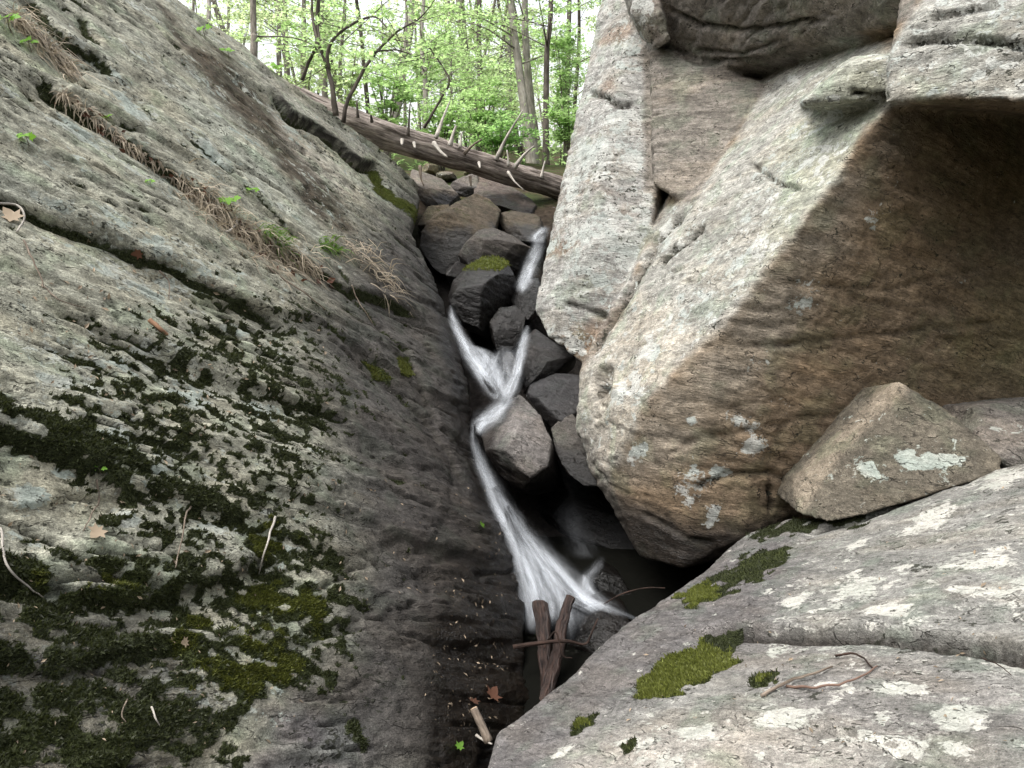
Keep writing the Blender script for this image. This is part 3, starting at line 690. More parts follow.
    for b in ((262, 412, 38, 9, 20), (55, 384, 34, 12, 15), (12, 436, 20, 10, 10), (120, 432, 22, 12, 20), (150, 470, 18, 9, 0), (125, 520, 22, 14, 30), (30, 500, 30, 16, 10), (165, 452, 14, 7, 0), (190, 400, 30, 12, 30), (320, 450, 18, 6, 25),
              (62, 658, 16, 9, 0), (270, 512, 10, 5, 0), (20, 745, 14, 10, 0), (345, 268, 14, 5, 30), (300, 250, 20, 6, 35), (235, 330, 24, 8, 30), (130, 105, 40, 12, 40), (210, 150, 40, 10, 45), (80, 130, 40, 10, 35)):
        lichen = np.maximum(lichen, .85 * blob(px + w2, py + w1 * .5, *b))
    lichen = np.where(low > .3, lichen * (1 - .7 * low), lichen)
    wet = np.clip(.25 * low + .75 * sstep(-.32, -.05, sdc + .09 * nn(3, 5, 3, 31)) * sstep(230, 330, py) + .55 * zone(px, py, [(470, 560), (430, 640), (425, 800), (620, 800), (620, 560)], 25, wp), 0, 1)
    wet = np.maximum(wet, .75 * zone(px, py, [(-80, 570), (140, 610), (230, 700), (225, 800), (-80, 800)], 30, wp))
    speck = .42 + .14 * sstep(-.1, .4, nn(1.2, 3.5, 3, 101)) - .2 * streamside
    speck += .12 * zone(px, py, [(380, 100), (440, 190), (430, 260), (340, 240), (300, 180), (280, 120)], 20, wp)
    ug = sstep(8, 5, np.abs(sdk - 3)) * sstep(0, .08, frk) * sstep(1, .94, frk); lichen *= 1 - ug; moss *= 1 - ug  # keeps lichen and moss off the painted undercut shadow
    rp = np.stack([u, hgt, v], 1) * S
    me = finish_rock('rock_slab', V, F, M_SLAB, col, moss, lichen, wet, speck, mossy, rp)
    o = tag(obj('rock_slab', me), 'huge tilted grey slab streaked with moss and lichen, filling the left side of the gorge', 'rock slab')
    return o, V, F, moss, mossy
def paint_front():
    V, F, groove, u, v, hgt, ins = build_front_slab()
    px, py = project(V)
    nn = lambda su, sv, o, off=0.0, g=.55: fbm(np.stack([u * su + off, v * sv + off, 0 * u + off], 1), o, g)
    w1 = 22 * nn(3, 5, 4, 3.3); w2 = 12 * nn(10, 14, 3, 8.8); wp = w1 + w2
    col = np.tile(np.array([[.21, .205, .188]]), (len(V), 1)) * (1 + .3 * nn(1.5, 3, 4, 12))[:, None]
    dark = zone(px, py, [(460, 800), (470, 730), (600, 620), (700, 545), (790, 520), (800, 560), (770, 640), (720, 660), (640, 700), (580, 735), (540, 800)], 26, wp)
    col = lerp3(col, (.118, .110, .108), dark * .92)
    col = lerp3(col, (.175, .16, .15), zone(px, py, [(700, 640), (850, 640), (1060, 690), (1060, 740), (850, 740), (760, 700)], 26, wp) * .5)
    col = lerp3(col, (.32, .296, .262), zone(px, py, [(560, 760), (640, 722), (760, 715), (850, 735), (900, 800), (560, 800)], 20, wp) * .8)
    moss = np.zeros(len(V)); mossy = np.full(len(V), .2); m1 = nn(18, 22, 4, 71, .6)
    for pl, a, g in (([(632, 694), (650, 668), (688, 645), (722, 634), (738, 638), (733, 662), (712, 680), (680, 690), (650, 702)], .9, .85),
                     ([(674, 596), (690, 584), (716, 580), (732, 586), (716, 600), (690, 608)], .95, .8),
                     ([(716, 582), (742, 556), (775, 545), (796, 548), (786, 566), (752, 584), (730, 592)], .75, .28),
                     ([(568, 726), (580, 714), (600, 708), (606, 714), (590, 726), (574, 732)], .9, .5),
                     ([(744, 676), (762, 668), (782, 672), (776, 682), (756, 686)], .9, .4), ([(622, 745), (634, 738), (640, 746), (628, 752)], .7, .35),
                     ([(742, 534), (790, 517), (832, 516), (872, 508), (900, 496), (898, 504), (850, 524), (800, 530), (760, 545)], .8, .1),
                     ([(712, 640), (722, 632), (740, 632), (738, 644), (722, 650)], .85, .15)):
        z = zone(px, py, pl, 9, w2 * 1.3 + w1 * .3)
        moss = np.maximum(moss, sstep(.18, .55, z * a + .75 * m1 - .12)); mossy = np.where(z > .12, g * (.15 + .9 * sstep(.3, .95, z)) * (1 + .5 * m1), mossy)
    lz = zone(px, py, [(760, 590), (850, 530), (960, 480), (1080, 455), (1080, 800), (600, 800), (640, 720), (740, 690), (760, 640)], 30, wp)
    lichen = .15 + .24 * lz * sstep(-.4, .3, nn(2.2, 4, 4, 91)) + .06
    for b in ((800, 598, 24, 8, -25), (770, 590, 12, 5, -20), (860, 590, 40, 16, -10), (930, 520, 50, 14, -30), (1000, 480, 40, 14, -15), (890, 610, 40, 10, -5), (980, 560, 60, 14, -10), (800, 630, 16, 5, 0), (835, 603, 14, 8, 0),
              (695, 735, 40, 14, -10), (640, 745, 40, 10, -10), (780, 720, 50, 14, -5), (960, 720, 44, 22, 5), (1010, 665, 40, 10, 8), (900, 690, 40, 10, 0), (720, 655, 12, 4, -10), (775, 655, 16, 5, 0), (562, 752, 20, 5, -20), (985, 590, 50, 10, 5), (855, 545, 20, 6, -30)):
        lichen = np.maximum(lichen, .8 * blob(px + w2, py + w1 * .4, *b))
    wet = .15 * dark + .6 * sstep(.05, -.25, ins)
    speck = .31 + .10 * lz
    for b in ((905, 650, 18, 7, 0), (815, 693, 26, 6, 5), (952, 655, 12, 5, 0), (960, 720, 10, 8, 0), (920, 570, 22, 8, -10), (1000, 520, 14, 6, 0), (880, 640, 30, 4, 0), (895, 545, 16, 6, -20), (690, 690, 10, 4, 0), (840, 755, 20, 5, 15)):
        speck = np.maximum(speck, .9 * blob(px + w2, py + w2, *b))
    gk = sstep(.25, .75, groove); col = lerp3(col, (.04, .035, .03), gk * .9); lichen *= 1 - gk  # shadow line of the crack put into the colour, lichen cleared
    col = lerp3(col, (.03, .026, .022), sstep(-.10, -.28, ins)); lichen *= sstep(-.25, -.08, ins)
    speck = np.maximum(speck, .6 * sstep(.4, .9, groove))
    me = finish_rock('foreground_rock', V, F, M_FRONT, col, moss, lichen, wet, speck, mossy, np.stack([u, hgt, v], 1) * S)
    o = tag(obj('foreground_rock', me), 'broad pale lichen-spotted rock with a long crack and bright moss cushions, nearest the viewer', 'rock slab')
    return o, V, F, moss, mossy
def bedframe(V, bed, along):
    b = np.asarray(bed, float); b /= np.linalg.norm(b)
    a = np.asarray(along, float); a = a - (a @ b) * b; a /= np.linalg.norm(a); c = np.cross(a, b)
    return np.stack([V @ a, V @ c, V @ b], 1)
def paint_big():
    V, F = big_boulder()
    bed = (.22, .35, 1)
    V = rock_disp(V, F, bed, 1.1, 1, facet=.32, strata=.7, rough=.9, it=2, big=True)
    px, py = project(V); N = vnormals(V, F)
    fac = sstep(-.05, .15, np.einsum('ij,ij->i', N, (CAM - V) / np.linalg.norm(CAM - V, axis=1, keepdims=True)))
    jx = 5 * fbm(V * 5 + 9, 3); cut = np.zeros(len(V))
    for poly, w, dep in [([(694, 205), (672, 225), (655, 245), (638, 278), (622, 304), (604, 330), (588, 362)], 3.5, .05), ([(656, 268), (672, 252), (690, 238), (708, 222)], 3.2, .05), ([(744, 160), (762, 172), (778, 184), (804, 188)], 2.6, .03),
                         ([(660, 6), (700, 26), (760, 30), (830, 18)], 3, .04), ([(690, 50), (740, 54), (790, 40)], 2.5, .03), ([(690, 492), (730, 476), (768, 472), (800, 488)], 3, .03), ([(768, 482), (772, 498), (771, 514)], 2.4, .04), ([(895, 46), (930, 40), (965, 38), (1040, 48)], 3.5, .05), ([(925, 18), (955, 12), (1000, 4)], 3, .04),
                         ([(586, 92), (604, 97), (618, 106), (634, 104)], 3, .05), ([(640, 470), (700, 440), (800, 420), (960, 400)], 3, .012), ([(720, 350), (820, 342), (1024, 318)], 3, .014), ([(760, 280), (880, 290), (1024, 262)], 3, .012), ([(848, 92), (872, 98), (890, 96)], 3, .06),
                         ([(700, 330), (730, 322), (790, 330)], 3, .012), ([(640, 512), (690, 540), (720, 545)], 3, .03), ([(560, 300), (590, 312), (612, 318)], 2.6, .03), ([(800, 40), (770, 60), (700, 62), (668, 48)], 3, .03)]:
        m = np.where((fac > .2) & (px > 480) & (px < 1100) & (py > -40) & (py < 620))[0]
        sd, fr = polyline_sd(np.stack([px[m] + jx[m], py[m] + .7 * jx[m]], 1), poly)
        g = np.exp(-(sd / w) ** 2) * sstep(0, .15, fr) * sstep(1, .85, fr)
        V[m] -= N[m] * (dep * g * fac[m])[:, None]; cut[m] = np.maximum(cut[m], g * min(1, dep / .04))
    notch = blob(px + jx, py, 602, 383, 11, 20, 15) * fac
    V -= N * (.07 * sstep(.2, .9, notch))[:, None]
    w1 = 16 * fbm(V * 1.6, 4); w2 = 8 * fbm(V * 6, 3); wp = w1 + w2
    c = lambda *a: np.array([a])
    col = np.tile(c(.195, .145, .097), (len(V), 1)) * (1 + .25 * fbm(V * (.7, .7, 3.0), 4))[:, None]
    ridge = [(895, 95), (800, 225), (720, 330), (650, 400), (603, 472)]
    faceC = zone(px, py, [(905, 60), (895, 98), (800, 228), (720, 333), (652, 402), (606, 478), (586, 480), (570, 430), (572, 372), (600, 330), (622, 303), (650, 235), (660, 200), (692, 203), (762, 78), (830, 20)], 9, wp * 1.3)
    col = lerp3(col, (.235, .205, .165), zone(px, py, [(930, 95), (850, 230), (800, 330), (740, 420), (660, 480), (600, 480), (640, 390), (720, 320), (800, 210)], 26, 1.6 * wp) * .8)
    col = lerp3(col, (.31, .303, .272), faceC)
    col = lerp3(col, (.30, .31, .25), faceC * zone(px, py, [(900, 60), (895, 110), (800, 235), (760, 270), (790, 150), (830, 60)], 20, wp) * .8)
    col = lerp3(col, (.40, .36, .30), faceC * zone(px, py, [(640, 300), (700, 330), (650, 400), (603, 470), (580, 430), (585, 360)], 20, wp) * .6)
    colm = zone(px + 6 * fbm(V * 4 + 2, 3), py, [(560, -40), (650, -40), (660, 60), (658, 190), (650, 232), (622, 302), (602, 330), (582, 365), (520, 345), (520, 250)], 6, w2 * .5)
    col = lerp3(col, (.32, .313, .292), colm)
    col = lerp3(col, (.22, .165, .125), colm * sstep(.02, .3, fbm(V * (1.5, 1.5, 3.2) + 5, 4)) * .75)
    col = lerp3(col, (.20, .145, .10), zone(px, py, [(548, 338), (600, 332), (590, 352), (582, 372), (560, 372)], 6, w2) * .8)
    ins = zone(px, py, [(643, 46), (766, 84), (692, 203), (645, 190)], 4, w2 * .4)
    col = lerp3(col, (.20, .18, .155), ins)
    brow = zone(px, py, [(620, -60), (640, 18), (655, 46), (700, 76), (768, 82), (822, 44), (915, 18), (930, -60)], 5, w2 * .4)
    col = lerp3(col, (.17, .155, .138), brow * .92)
    col = lerp3(col, (.25, .215, .185), zone(px, py, [(622, -30), (660, -30), (672, 45), (640, 40)], 5, w2) * .7)
    shelf = zone(px, py, [(888, 108), (882, 60), (918, 5), (960, -90), (1300, -90), (1300, 100), (1024, 100), (946, 94)], 5, w2 * .4)
    col = lerp3(col, (.30, .295, .265), shelf)
    col = lerp3(col, (.032, .025, .018), zone(px, py, [(925, 112), (960, 104), (1024, 108), (1300, 110), (1300, 360), (1040, 320), (970, 240)], 55, wp) * (1 - shelf) * .45)  # shade below the shelf overhang, darkened into the rock colour
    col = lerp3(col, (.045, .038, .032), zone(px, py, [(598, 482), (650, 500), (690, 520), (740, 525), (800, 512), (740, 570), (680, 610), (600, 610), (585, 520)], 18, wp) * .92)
    col = lerp3(col, (.20, .185, .165), zone(px, py, [(560, 400), (590, 420), (610, 480), (640, 560), (600, 540), (570, 470)], 10, wp) * .6)
    lichen = .12 + .0 * px
    lichen = np.maximum(lichen, colm * (1 - ins) * (.38 + .25 * sstep(-.3, .3, fbm(V * 2 + 3, 3))))
    lichen = np.maximum(lichen, faceC * (.30 + .16 * sstep(-.2, .3, fbm(V * 1.5 + 8, 3))))
    lichen = np.maximum(lichen, shelf * .42)
    for b in ((880, 182, 26, 14, 0), (872, 210, 16, 34, 25), (800, 300, 22, 40, 20), (760, 360, 26, 20, 0)): lichen = np.maximum(lichen, .44 * blob(px + w1, py + w1, *b))
    for b in ((634, 455, 11, 17, 25), (642, 446, 6, 7, 0), (693, 480, 20, 24, 0), (712, 516, 12, 15, 10), (688, 500, 8, 9, 0), (745, 425, 26, 12, 30), (755, 447, 20, 14, 0), (720, 470, 18, 10, 0), (800, 478, 12, 5, 0), (690, 420, 10, 8, 0), (650, 350, 22, 12, -40), (635, 385, 12, 22, 20), (617, 395, 9, 25, 25)):
        lichen = np.maximum(lichen, .76 * blob(px + w2 * 1.2, py + w1 * .4, *b))
    wet = .6 * zone(px, py, [(590, 490), (660, 510), (740, 530), (700, 620), (560, 620), (560, 480)], 22, wp)
    speck = np.maximum(.36 + .12 * colm + .06 * shelf, .85 * cut)
    col = lerp3(col, (.05, .042, .032), np.clip(sstep(.3, .9, notch) * .55 + .7 * cut, 0, 1))
    moss = 0 * px; mossy = .1 + 0 * px
    z = zone(px, py, [(1000, 280), (1060, 280), (1060, 400), (940, 380)], 40, wp); col = lerp3(col, (.16, .14, .07), z * .5)
    rp = bedframe(V, bed, (1, 0, 0))
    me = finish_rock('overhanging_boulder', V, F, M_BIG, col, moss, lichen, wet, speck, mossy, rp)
    o = tag(obj('overhanging_boulder', me), 'house-sized angular boulder with a pale lichened face and brown underside, overhanging the stream', 'boulder')
    return o, V, F
STONE = {   # key: (name, colour, lichen, wet, label)
 'wedge': ('angular_rock', (.112, .098, .076), .22, 0, 'pointed brown triangular rock leaning under the overhanging boulder, on the pale slab'),
 'behind_wedge': ('rock', (.15, .135, .12), .2, .2, 'dark grey rock tucked in the corner behind the pointed triangular rock'),
 'brown': ('boulder', (.098, .079, .058), .1, .2, 'rounded brown boulder, largest of the pile below the fallen log'),
 'shoulder': ('boulder', (.12, .098, .07), .1, .15, 'small brown boulder wedged between the big slab and the largest brown boulder'),
 'long': ('boulder', (.095, .084, .075), .12, .35, 'long flat-topped dark boulder lying above the green-capped boulder'),
 'dark': ('boulder', (.055, .051, .051), .04, .75, 'wet black boulder with a green moss cap, beside the upper waterfall'),
 'cobble': ('boulder', (.046, .043, .041), .05, .7, 'smaller wet black stone just below the green-capped boulder'),
 'slab_top': ('boulder', (.125, .102, .088), .12, .15, 'pinkish brown slab-shaped boulder right below the fallen log'),
 'under_slab': ('boulder', (.10, .082, .06), .1, .35, 'mossy brown boulder above the topmost spill of water'),
 'grey_point': ('boulder', (.13, .115, .105), .1, .1, 'small grey pointed rock under the middle of the fallen log'),
 'slant': ('boulder', (.19, .165, .14), .2, 0, 'slanting grey-brown rock at the top of the big slab below the log'),
 'mid_dark': ('boulder', (.035, .033, .032), .03, .9, 'soaked black rock right below the topmost spill of water'),
 'gap': ('boulder', (.06, .055, .052), .05, .7, 'dark stone in the gap left of the green-capped boulder'),
 'ledge_upper': ('boulder', (.046, .043, .042), .05, .55, 'flat-faced dark rock under the foot of the lichen-white column'),
 'ledge_lower': ('boulder', (.050, .048, .050), .05, .6, 'bluish black rock ledge to the right of the middle cascade'),
 'pebble': ('boulder', (.035, .03, .028), .0, .8, 'small black rock splitting the middle cascade in two'),
 'grey_tilt': ('boulder', (.125, .116, .109), .08, .3, 'pale grey tilted rock at the head of the main waterfall'),
 'wedged': ('boulder', (.085, .078, .071), .07, .3, 'grey rock wedged against the foot of the overhanging boulder'),
 'outlet': ('boulder', (.022, .018, .014), .0, .9, 'wet black boulder at the foot of the main fall, beside the crossed sticks'),
 'dripping': ('boulder', (.02, .018, .016), .0, .9, 'low black rock lapped by white water at the cave mouth'),
 'cave': ('boulder', (.010, .009, .009), .0, .6, 'black rock at the back of the cave under the overhanging boulder'),  # near-black colour carries the shade of the cave
}
RUBBLE_LABEL = ['stone under the right end of the fallen log', 'upright pale stone against the lichen-white column', 'tallest of the pale stones next to the column foot of the log', 'small stone behind the pinkish slab-shaped boulder',
                'low stone right of the pinkish slab-shaped boulder', 'stone directly above the pinkish slab-shaped boulder', 'flat stone under the middle of the fallen log', 'stone at the left end of the rubble under the log',
                'lowest stone beside the lichen-white column', 'pebble-sized stone between two boulders near the topmost spill', 'stone half hidden behind the grey pointed rock']
def paint_stones():
    out = {}
    for k, (V, F, size) in ROCKS.items():
        rub = k.startswith('rubble')
        if rub:
            q = math.sin(int(k[6:]) * 2.1); name, c, li, we, lab = 'stone', (.20 + .05 * q, .17 + .04 * q, .14), .3, 0, RUBBLE_LABEL[int(k[6:])]
        else: name, c, li, we, lab = STONE[k]
        px, py = project(V); N = vnormals(V, F); n = len(V)
        f3 = fbm(V * 4 + 3, 4)
        col = np.tile(np.array([c]), (n, 1)) * (1 + .35 * fbm(V * 2.2, 4))[:, None]
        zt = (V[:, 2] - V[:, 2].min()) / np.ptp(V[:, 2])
        dk = sstep(.66, .3, zt + .25 * f3) * (0 if k in ('wedge', 'behind_wedge') or rub else 1); col = lerp3(col, (.018, .016, .014), .85 * dk * (.6 if k == 'grey_tilt' else 1))  # lower halves blackened to carry the underside shade of the stones
        wet = we + .9 * sstep(.72, .3, zt + .3 * f3) * (0 if k in ('wedge', 'behind_wedge') else 1)  # wet low down, also deepening the painted underside shade
        moss = 0 * px; mossy = .3 + 0 * px
        if k == 'dark':
            moss = zone(px, py, [(464, 268), (478, 260), (494, 257), (508, 263), (500, 268), (482, 267)], 3, 4 * f3); mossy += .4
        if k in ('brown', 'under_slab', 'slab_top', 'shoulder'):
            moss = .55 * sstep(.55, .9, N[:, 2]) * sstep(-.1, .4, f3); mossy += .1
        lichen = li + .1 * f3
        if k == 'wedge':
            top = sstep(.25, .6, N[:, 2] + .2 * f3); col = lerp3(col, (.30, .25, .19), .5 * zone(px, py, [(895, 375), (915, 385), (850, 445), (800, 515), (790, 480)], 4))  # left edge strip painted pale as if lit
            for b in ((925, 465, 34, 12, 5), (870, 470, 24, 14, 20), (950, 462, 22, 9, 0), (905, 455, 14, 10, 0)):
                lichen = np.maximum(lichen, .85 * blob(px, py + 6 * f3, *b))
            moss = .5 * sstep(.1, .45, f3) * zone(px, py, [(905, 383), (960, 420), (1005, 462), (960, 440)], 8)
        if k == 'grey_tilt':
            z = zone(px, py, [(470, 432), (505, 398), (520, 395), (522, 402), (496, 430), (500, 470), (516, 490), (480, 470)], 7, 8 * f3)
            wet = np.maximum(wet, .8 * z); col = lerp3(col, (.21, .192, .18), zone(px, py, [(515, 405), (545, 418), (550, 470), (525, 470), (505, 440)], 8, 8 * f3) * .8)
            wet = np.maximum(wet * 1.0, .95 * sstep(466, 480, py + 5 * f3))
        speck = .33 + 0 * px
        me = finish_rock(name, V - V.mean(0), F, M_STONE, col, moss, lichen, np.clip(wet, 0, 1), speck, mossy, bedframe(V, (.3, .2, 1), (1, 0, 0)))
        o = obj(name, me); o.location = V.mean(0)
        tag(o, lab, 'stone' if rub else 'rock' if 'rock' in name else 'boulder', 'stones heaped under the fallen log' if rub else None)
        out[k] = o
    return out
# ================================================================ TUBES, LEAVES
def tube_arrays(pts, radii, sides=8, rough=0.0, seed=0, cap=True):
    pts = np.asarray(pts, float); radii = np.asarray(radii, float); n = len(pts)
    T = np.gradient(pts, axis=0); T /= np.maximum(np.linalg.norm(T, axis=1, keepdims=True), 1e-9)
    ref = np.array([0, 0, 1.0]) if abs(T[0, 2]) < .9 else np.array([1.0, 0, 0])
    A = np.zeros_like(pts); a = ref - (ref @ T[0]) * T[0]; a /= np.linalg.norm(a)
    for i in range(n):
        a = a - (a @ T[i]) * T[i]; a /= np.linalg.norm(a); A[i] = a
    B = np.cross(T, A)
    ang = np.arange(sides) / sides * 2 * math.pi
    V = pts[:, None] + radii[:, None, None] * (np.cos(ang)[None, :, None] * A[:, None] + np.sin(ang)[None, :, None] * B[:, None])
    L = np.concatenate([[0], np.cumsum(np.linalg.norm(np.diff(pts, axis=0), axis=1))])
    rp = np.stack([np.cos(ang)[None] * radii[:, None], np.sin(ang)[None] * radii[:, None], np.repeat(L[:, None], sides, 1)], -1) + seed * 3.1
    V = V.reshape(-1, 3); rp = rp.reshape(-1, 3)
    if rough:
        c = np.repeat(pts, sides, 0); rr = np.repeat(radii, sides)
        k = 1 + rough * fbm(rp * (1, 1, .25) / max(radii.mean(), 1e-4) * 1.3, 3)
        V = c + (V - c) * k[:, None]
    F = []
    for i in range(n - 1):
        for j in range(sides):
            k = (j + 1) % sides
            F.append((i * sides + j, i * sides + k, (i + 1) * sides + k, (i + 1) * sides + j))
    if cap:
        F.append(tuple(range(sides))[::-1]); F.append(tuple((n - 1) * sides + j for j in range(sides)))
    return V, F, rp
class Batch:
    """collects arrays that form ONE mesh"""
    def __init__(s): s.V, s.F, s.rp, s.n = [], [], [], 0
    def add(s, V, F, rp):
        s.V.append(V); s.rp.append(rp); s.F += [tuple(i + s.n for i in f) for f in F]; s.n += len(V)
    def tube(s, pts, radii, **k): s.add(*tube_arrays(pts, radii, **k))
    def mesh(s, name, mat, origin=None):
        V = np.concatenate(s.V)
        if origin is not None: V = V - origin
        me = mesh_arrays(name, V, s.F, [mat])
        a = me.attributes.new('rp', 'FLOAT_VECTOR', 'POINT'); a.data.foreach_set('vector', np.concatenate(s.rp).astype(np.float32).ravel())
        return me
def spline(pts, n):
    pts = np.asarray(pts, float)
    if len(pts) < 3:
        t = np.linspace(0, 1, n)[:, None]; return pts[0] + (pts[-1] - pts[0]) * t
    P0 = np.concatenate([[2 * pts[0] - pts[1]], pts, [2 * pts[-1] - pts[-2]]])
    out = []
    for tt in np.linspace(0, len(pts) - 1 - 1e-6, n):
        i = int(tt); t = tt - i; a, b, c, d = P0[i:i + 4]
        out.append(.5 * (2 * b + (c - a) * t + (2 * a - 5 * b + 4 * c - d) * t * t + (3 * b - a - 3 * c + d) * t ** 3))
    return np.array(out)
def leaf_mesh(name, cen, size, mat, tilt=.5, rng=RNG, elong=1.7, normals=None):
    """many kite-shaped leaves folded along the midrib; ONE mesh"""
    n = len(cen); cen = np.asarray(cen, float)
    if normals is None:
        N = rng.normal(size=(n, 3)) * tilt; N[:, 2] += 1
    else: N = normals + rng.normal(size=(n, 3)) * tilt
    N /= np.linalg.norm(N, axis=1, keepdims=True)
    D = rng.normal(size=(n, 3)); D -= (D * N).sum(1, keepdims=True) * N; D /= np.linalg.norm(D, axis=1, keepdims=True)
    Bn = np.cross(N, D)
    s = (np.asarray(size) * rng.uniform(.6, 1.25, n))[:, None]
    w = s / elong
    tip = cen + D * s * .55; tail = cen - D * s * .45
    l = cen + Bn * w * .5 + N * s * .10; r = cen - Bn * w * .5 + N * s * .10
    V = np.stack([tail, r, tip, l], 1).reshape(-1, 3)
    F = np.arange(4 * n).reshape(n, 4).astype(np.int32)
    me = mesh_arrays(name, V, F, [mat], smooth=False)
    add_attr(me, 'leafv', np.repeat(rng.uniform(0, 1, n), 4))
    return me
# ================================================================ GROUND
FLOOR = [(-40, -1.6), (0.0, -1.75), (2.5, -1.95), (3.6, -1.95), (4.3, -1.75), (4.9, -1.45), (5.6, -1.1), (6.4, -.6), (7.2, .05), (8.0, .30), (9.0, .52), (14, 1.0), (26, 2.2), (45, 3.4), (90, 5.0), (400, 6.0)]
def ground_z(x, y):
    fy = np.interp(np.asarray(y) / S, [f[0] for f in FLOOR], [f[1] for f in FLOOR])
    X = np.stack([np.asarray(x) * .25, np.asarray(y) * .25, 0 * np.asarray(x)], -1).reshape(-1, 3)
    bump_ = .35 * fbm(X, 3).reshape(np.shape(x)) * sstep(9, 16, y)
    side = .10 * np.maximum(-np.asarray(x) - 1.5, 0) * sstep(5, 12, y)
    x = np.asarray(x); y = np.asarray(y)
    out_ = np.maximum(np.maximum(-4 - y, 0), np.maximum(np.maximum(x - 8, -x - 11), 0) * sstep(16, 8, y))
    sky_block_hill = 15 * sstep(0, 19, out_)                                # unseen slopes added behind and beside the viewer to block low sky
    return CAM[2] + S * fy + bump_ + np.minimum(side, 2.0) + sky_block_hill
def build_ground():
    g = np.sinh(np.linspace(-5.4, 5.4, 200)) * .9
    gy = np.concatenate([-np.sinh(np.linspace(4.2, 0, 50))[:-1] * .9, np.sinh(np.linspace(0, 5.8, 190)) * .95]) + 4
    x = np.repeat(g, len(gy)); y = np.tile(gy, len(g))
    V = np.stack([x, y, ground_z(x, y)], 1)
    F = grid_faces(len(g), len(gy))
    if vnormals(V, F)[len(V) // 2, 2] < 0: F = F[:, ::-1].copy()
    me = mesh_arrays('ground', V, F, [M_GROUND])
    gl = sstep(10.5, 8.5, V[:, 1] + .8 * fbm(V * .8, 3)) * sstep(6, 4, np.abs(V[:, 0]))
    add_attr(me, 'gully', gl)
    tag(obj('ground', me), kind='structure')
# ================================================================ WATER
def fall(name, rows, layers=2, lift=.02, seed=0, body=1.0, ns=9, fade_end=.8, top=.65, strands=None):
    """falling water drawn out to silk: rows = (px, py, depth, half-width px, lean px). A thin veil and many separate strands; ONE mesh"""
    rng = np.random.default_rng(700 + seed)
    rows = np.asarray(rows, float)
    m = max(14, int(np.hypot(np.diff(rows[:, 0]), np.diff(rows[:, 1])).sum() / 2.5))
    R = spline(rows, m); t = np.linspace(0, 1, m)
    hw = R[:, 3] / FOC * R[:, 2] * S
    ctr = np.array([P(*r[:3]) for r in R]); side = np.array([P(r[0] + 1, r[1] + r[4] / max(r[3], 1), r[2]) for r in R]) - ctr
    side /= np.linalg.norm(side, axis=1, keepdims=True)
    Lw = np.concatenate([[0], np.cumsum(np.linalg.norm(np.diff(ctr, axis=0), axis=1))])
    if strands is None: strands = int(np.clip(rows[:, 3].max() * .5, 3, 12))
    Vs, Fs, fl, bd, k0 = [], [], [], [], 0
    def ribbon(off, w, al, out, nsx):
        nonlocal k0
        s = np.linspace(-1, 1, nsx)
        x = off[:, None] * hw[:, None] + s[None] * (w * hw)[:, None]
        G = ctr[:, None] + x[..., None] * side[:, None] - (out[:, None] * np.ones(nsx) + .10 * w[:, None] * hw[:, None] * (1 - s * s))[..., None] * FW
        FL = np.stack([x, np.repeat(Lw[:, None], nsx, 1), np.full((m, nsx), seed * 1.7 + k0 * .37)], -1)
        nz = fbm((FL * (28, 4, 1)).reshape(-1, 3), 3).reshape(m, nsx)
        edge = sstep(1.0, .0, np.abs(s)[None] + .30 * nz) ** 1.6
        G = G - (.004 * nz)[..., None] * FW
        Vs.append(G.reshape(-1, 3)); Fs.append(grid_faces(m, nsx) + k0); fl.append(FL.reshape(-1, 3)); bd.append((al[:, None] * edge).ravel()); k0 += m * nsx
    one = np.ones(m)
    for L in range(layers):
        ends = sstep(0, .2, t) * sstep(1, fade_end, t) * (top + (1 - top) * sstep(0, .75, t))
        ribbon(0 * one + .1 * (L - .5), 1.5 * one * (1 - .3 * L), .62 * body * ends, lift * L * one, 17)
    for k in range(strands):
        o0 = rng.uniform(-.6, .6); wv = np.stack([t * 2.2 + rng.uniform(0, 50), 0 * t + k * 3.3, 0 * t + seed], 1)
        off = np.clip(o0 * (.75 + .3 * t) + .45 * fbm(wv, 2), -.8, .8)
        w = rng.uniform(.28, .6) * (1 + .8 * fbm(wv * 1.7 + 9, 2))
        a0, a1 = rng.uniform(-.25, .35), rng.uniform(.72, 1.05)
        al = sstep(a0, a0 + .25, t) * sstep(a1, a1 - .28, t) * (.55 + .9 * np.maximum(fbm(wv * 2.0 + 21, 2) + .25, 0)) * (top + (1 - top) * sstep(0, .7, t))
        ribbon(off, np.maximum(w, .15), np.clip(body * rng.uniform(.25, .6) * al, 0, 1), (lift * layers + .004 * k) * one, ns)
    me = mesh_arrays(name, np.concatenate(Vs), np.concatenate(Fs), [M_FALL])
    a = me.attributes.new('flow', 'FLOAT_VECTOR', 'POINT'); a.data.foreach_set('vector', np.concatenate(fl).astype(np.float32).ravel())
    add_attr(me, 'body', np.concatenate(bd))
    o = obj(name, me); tag(o, kind='structure'); return o
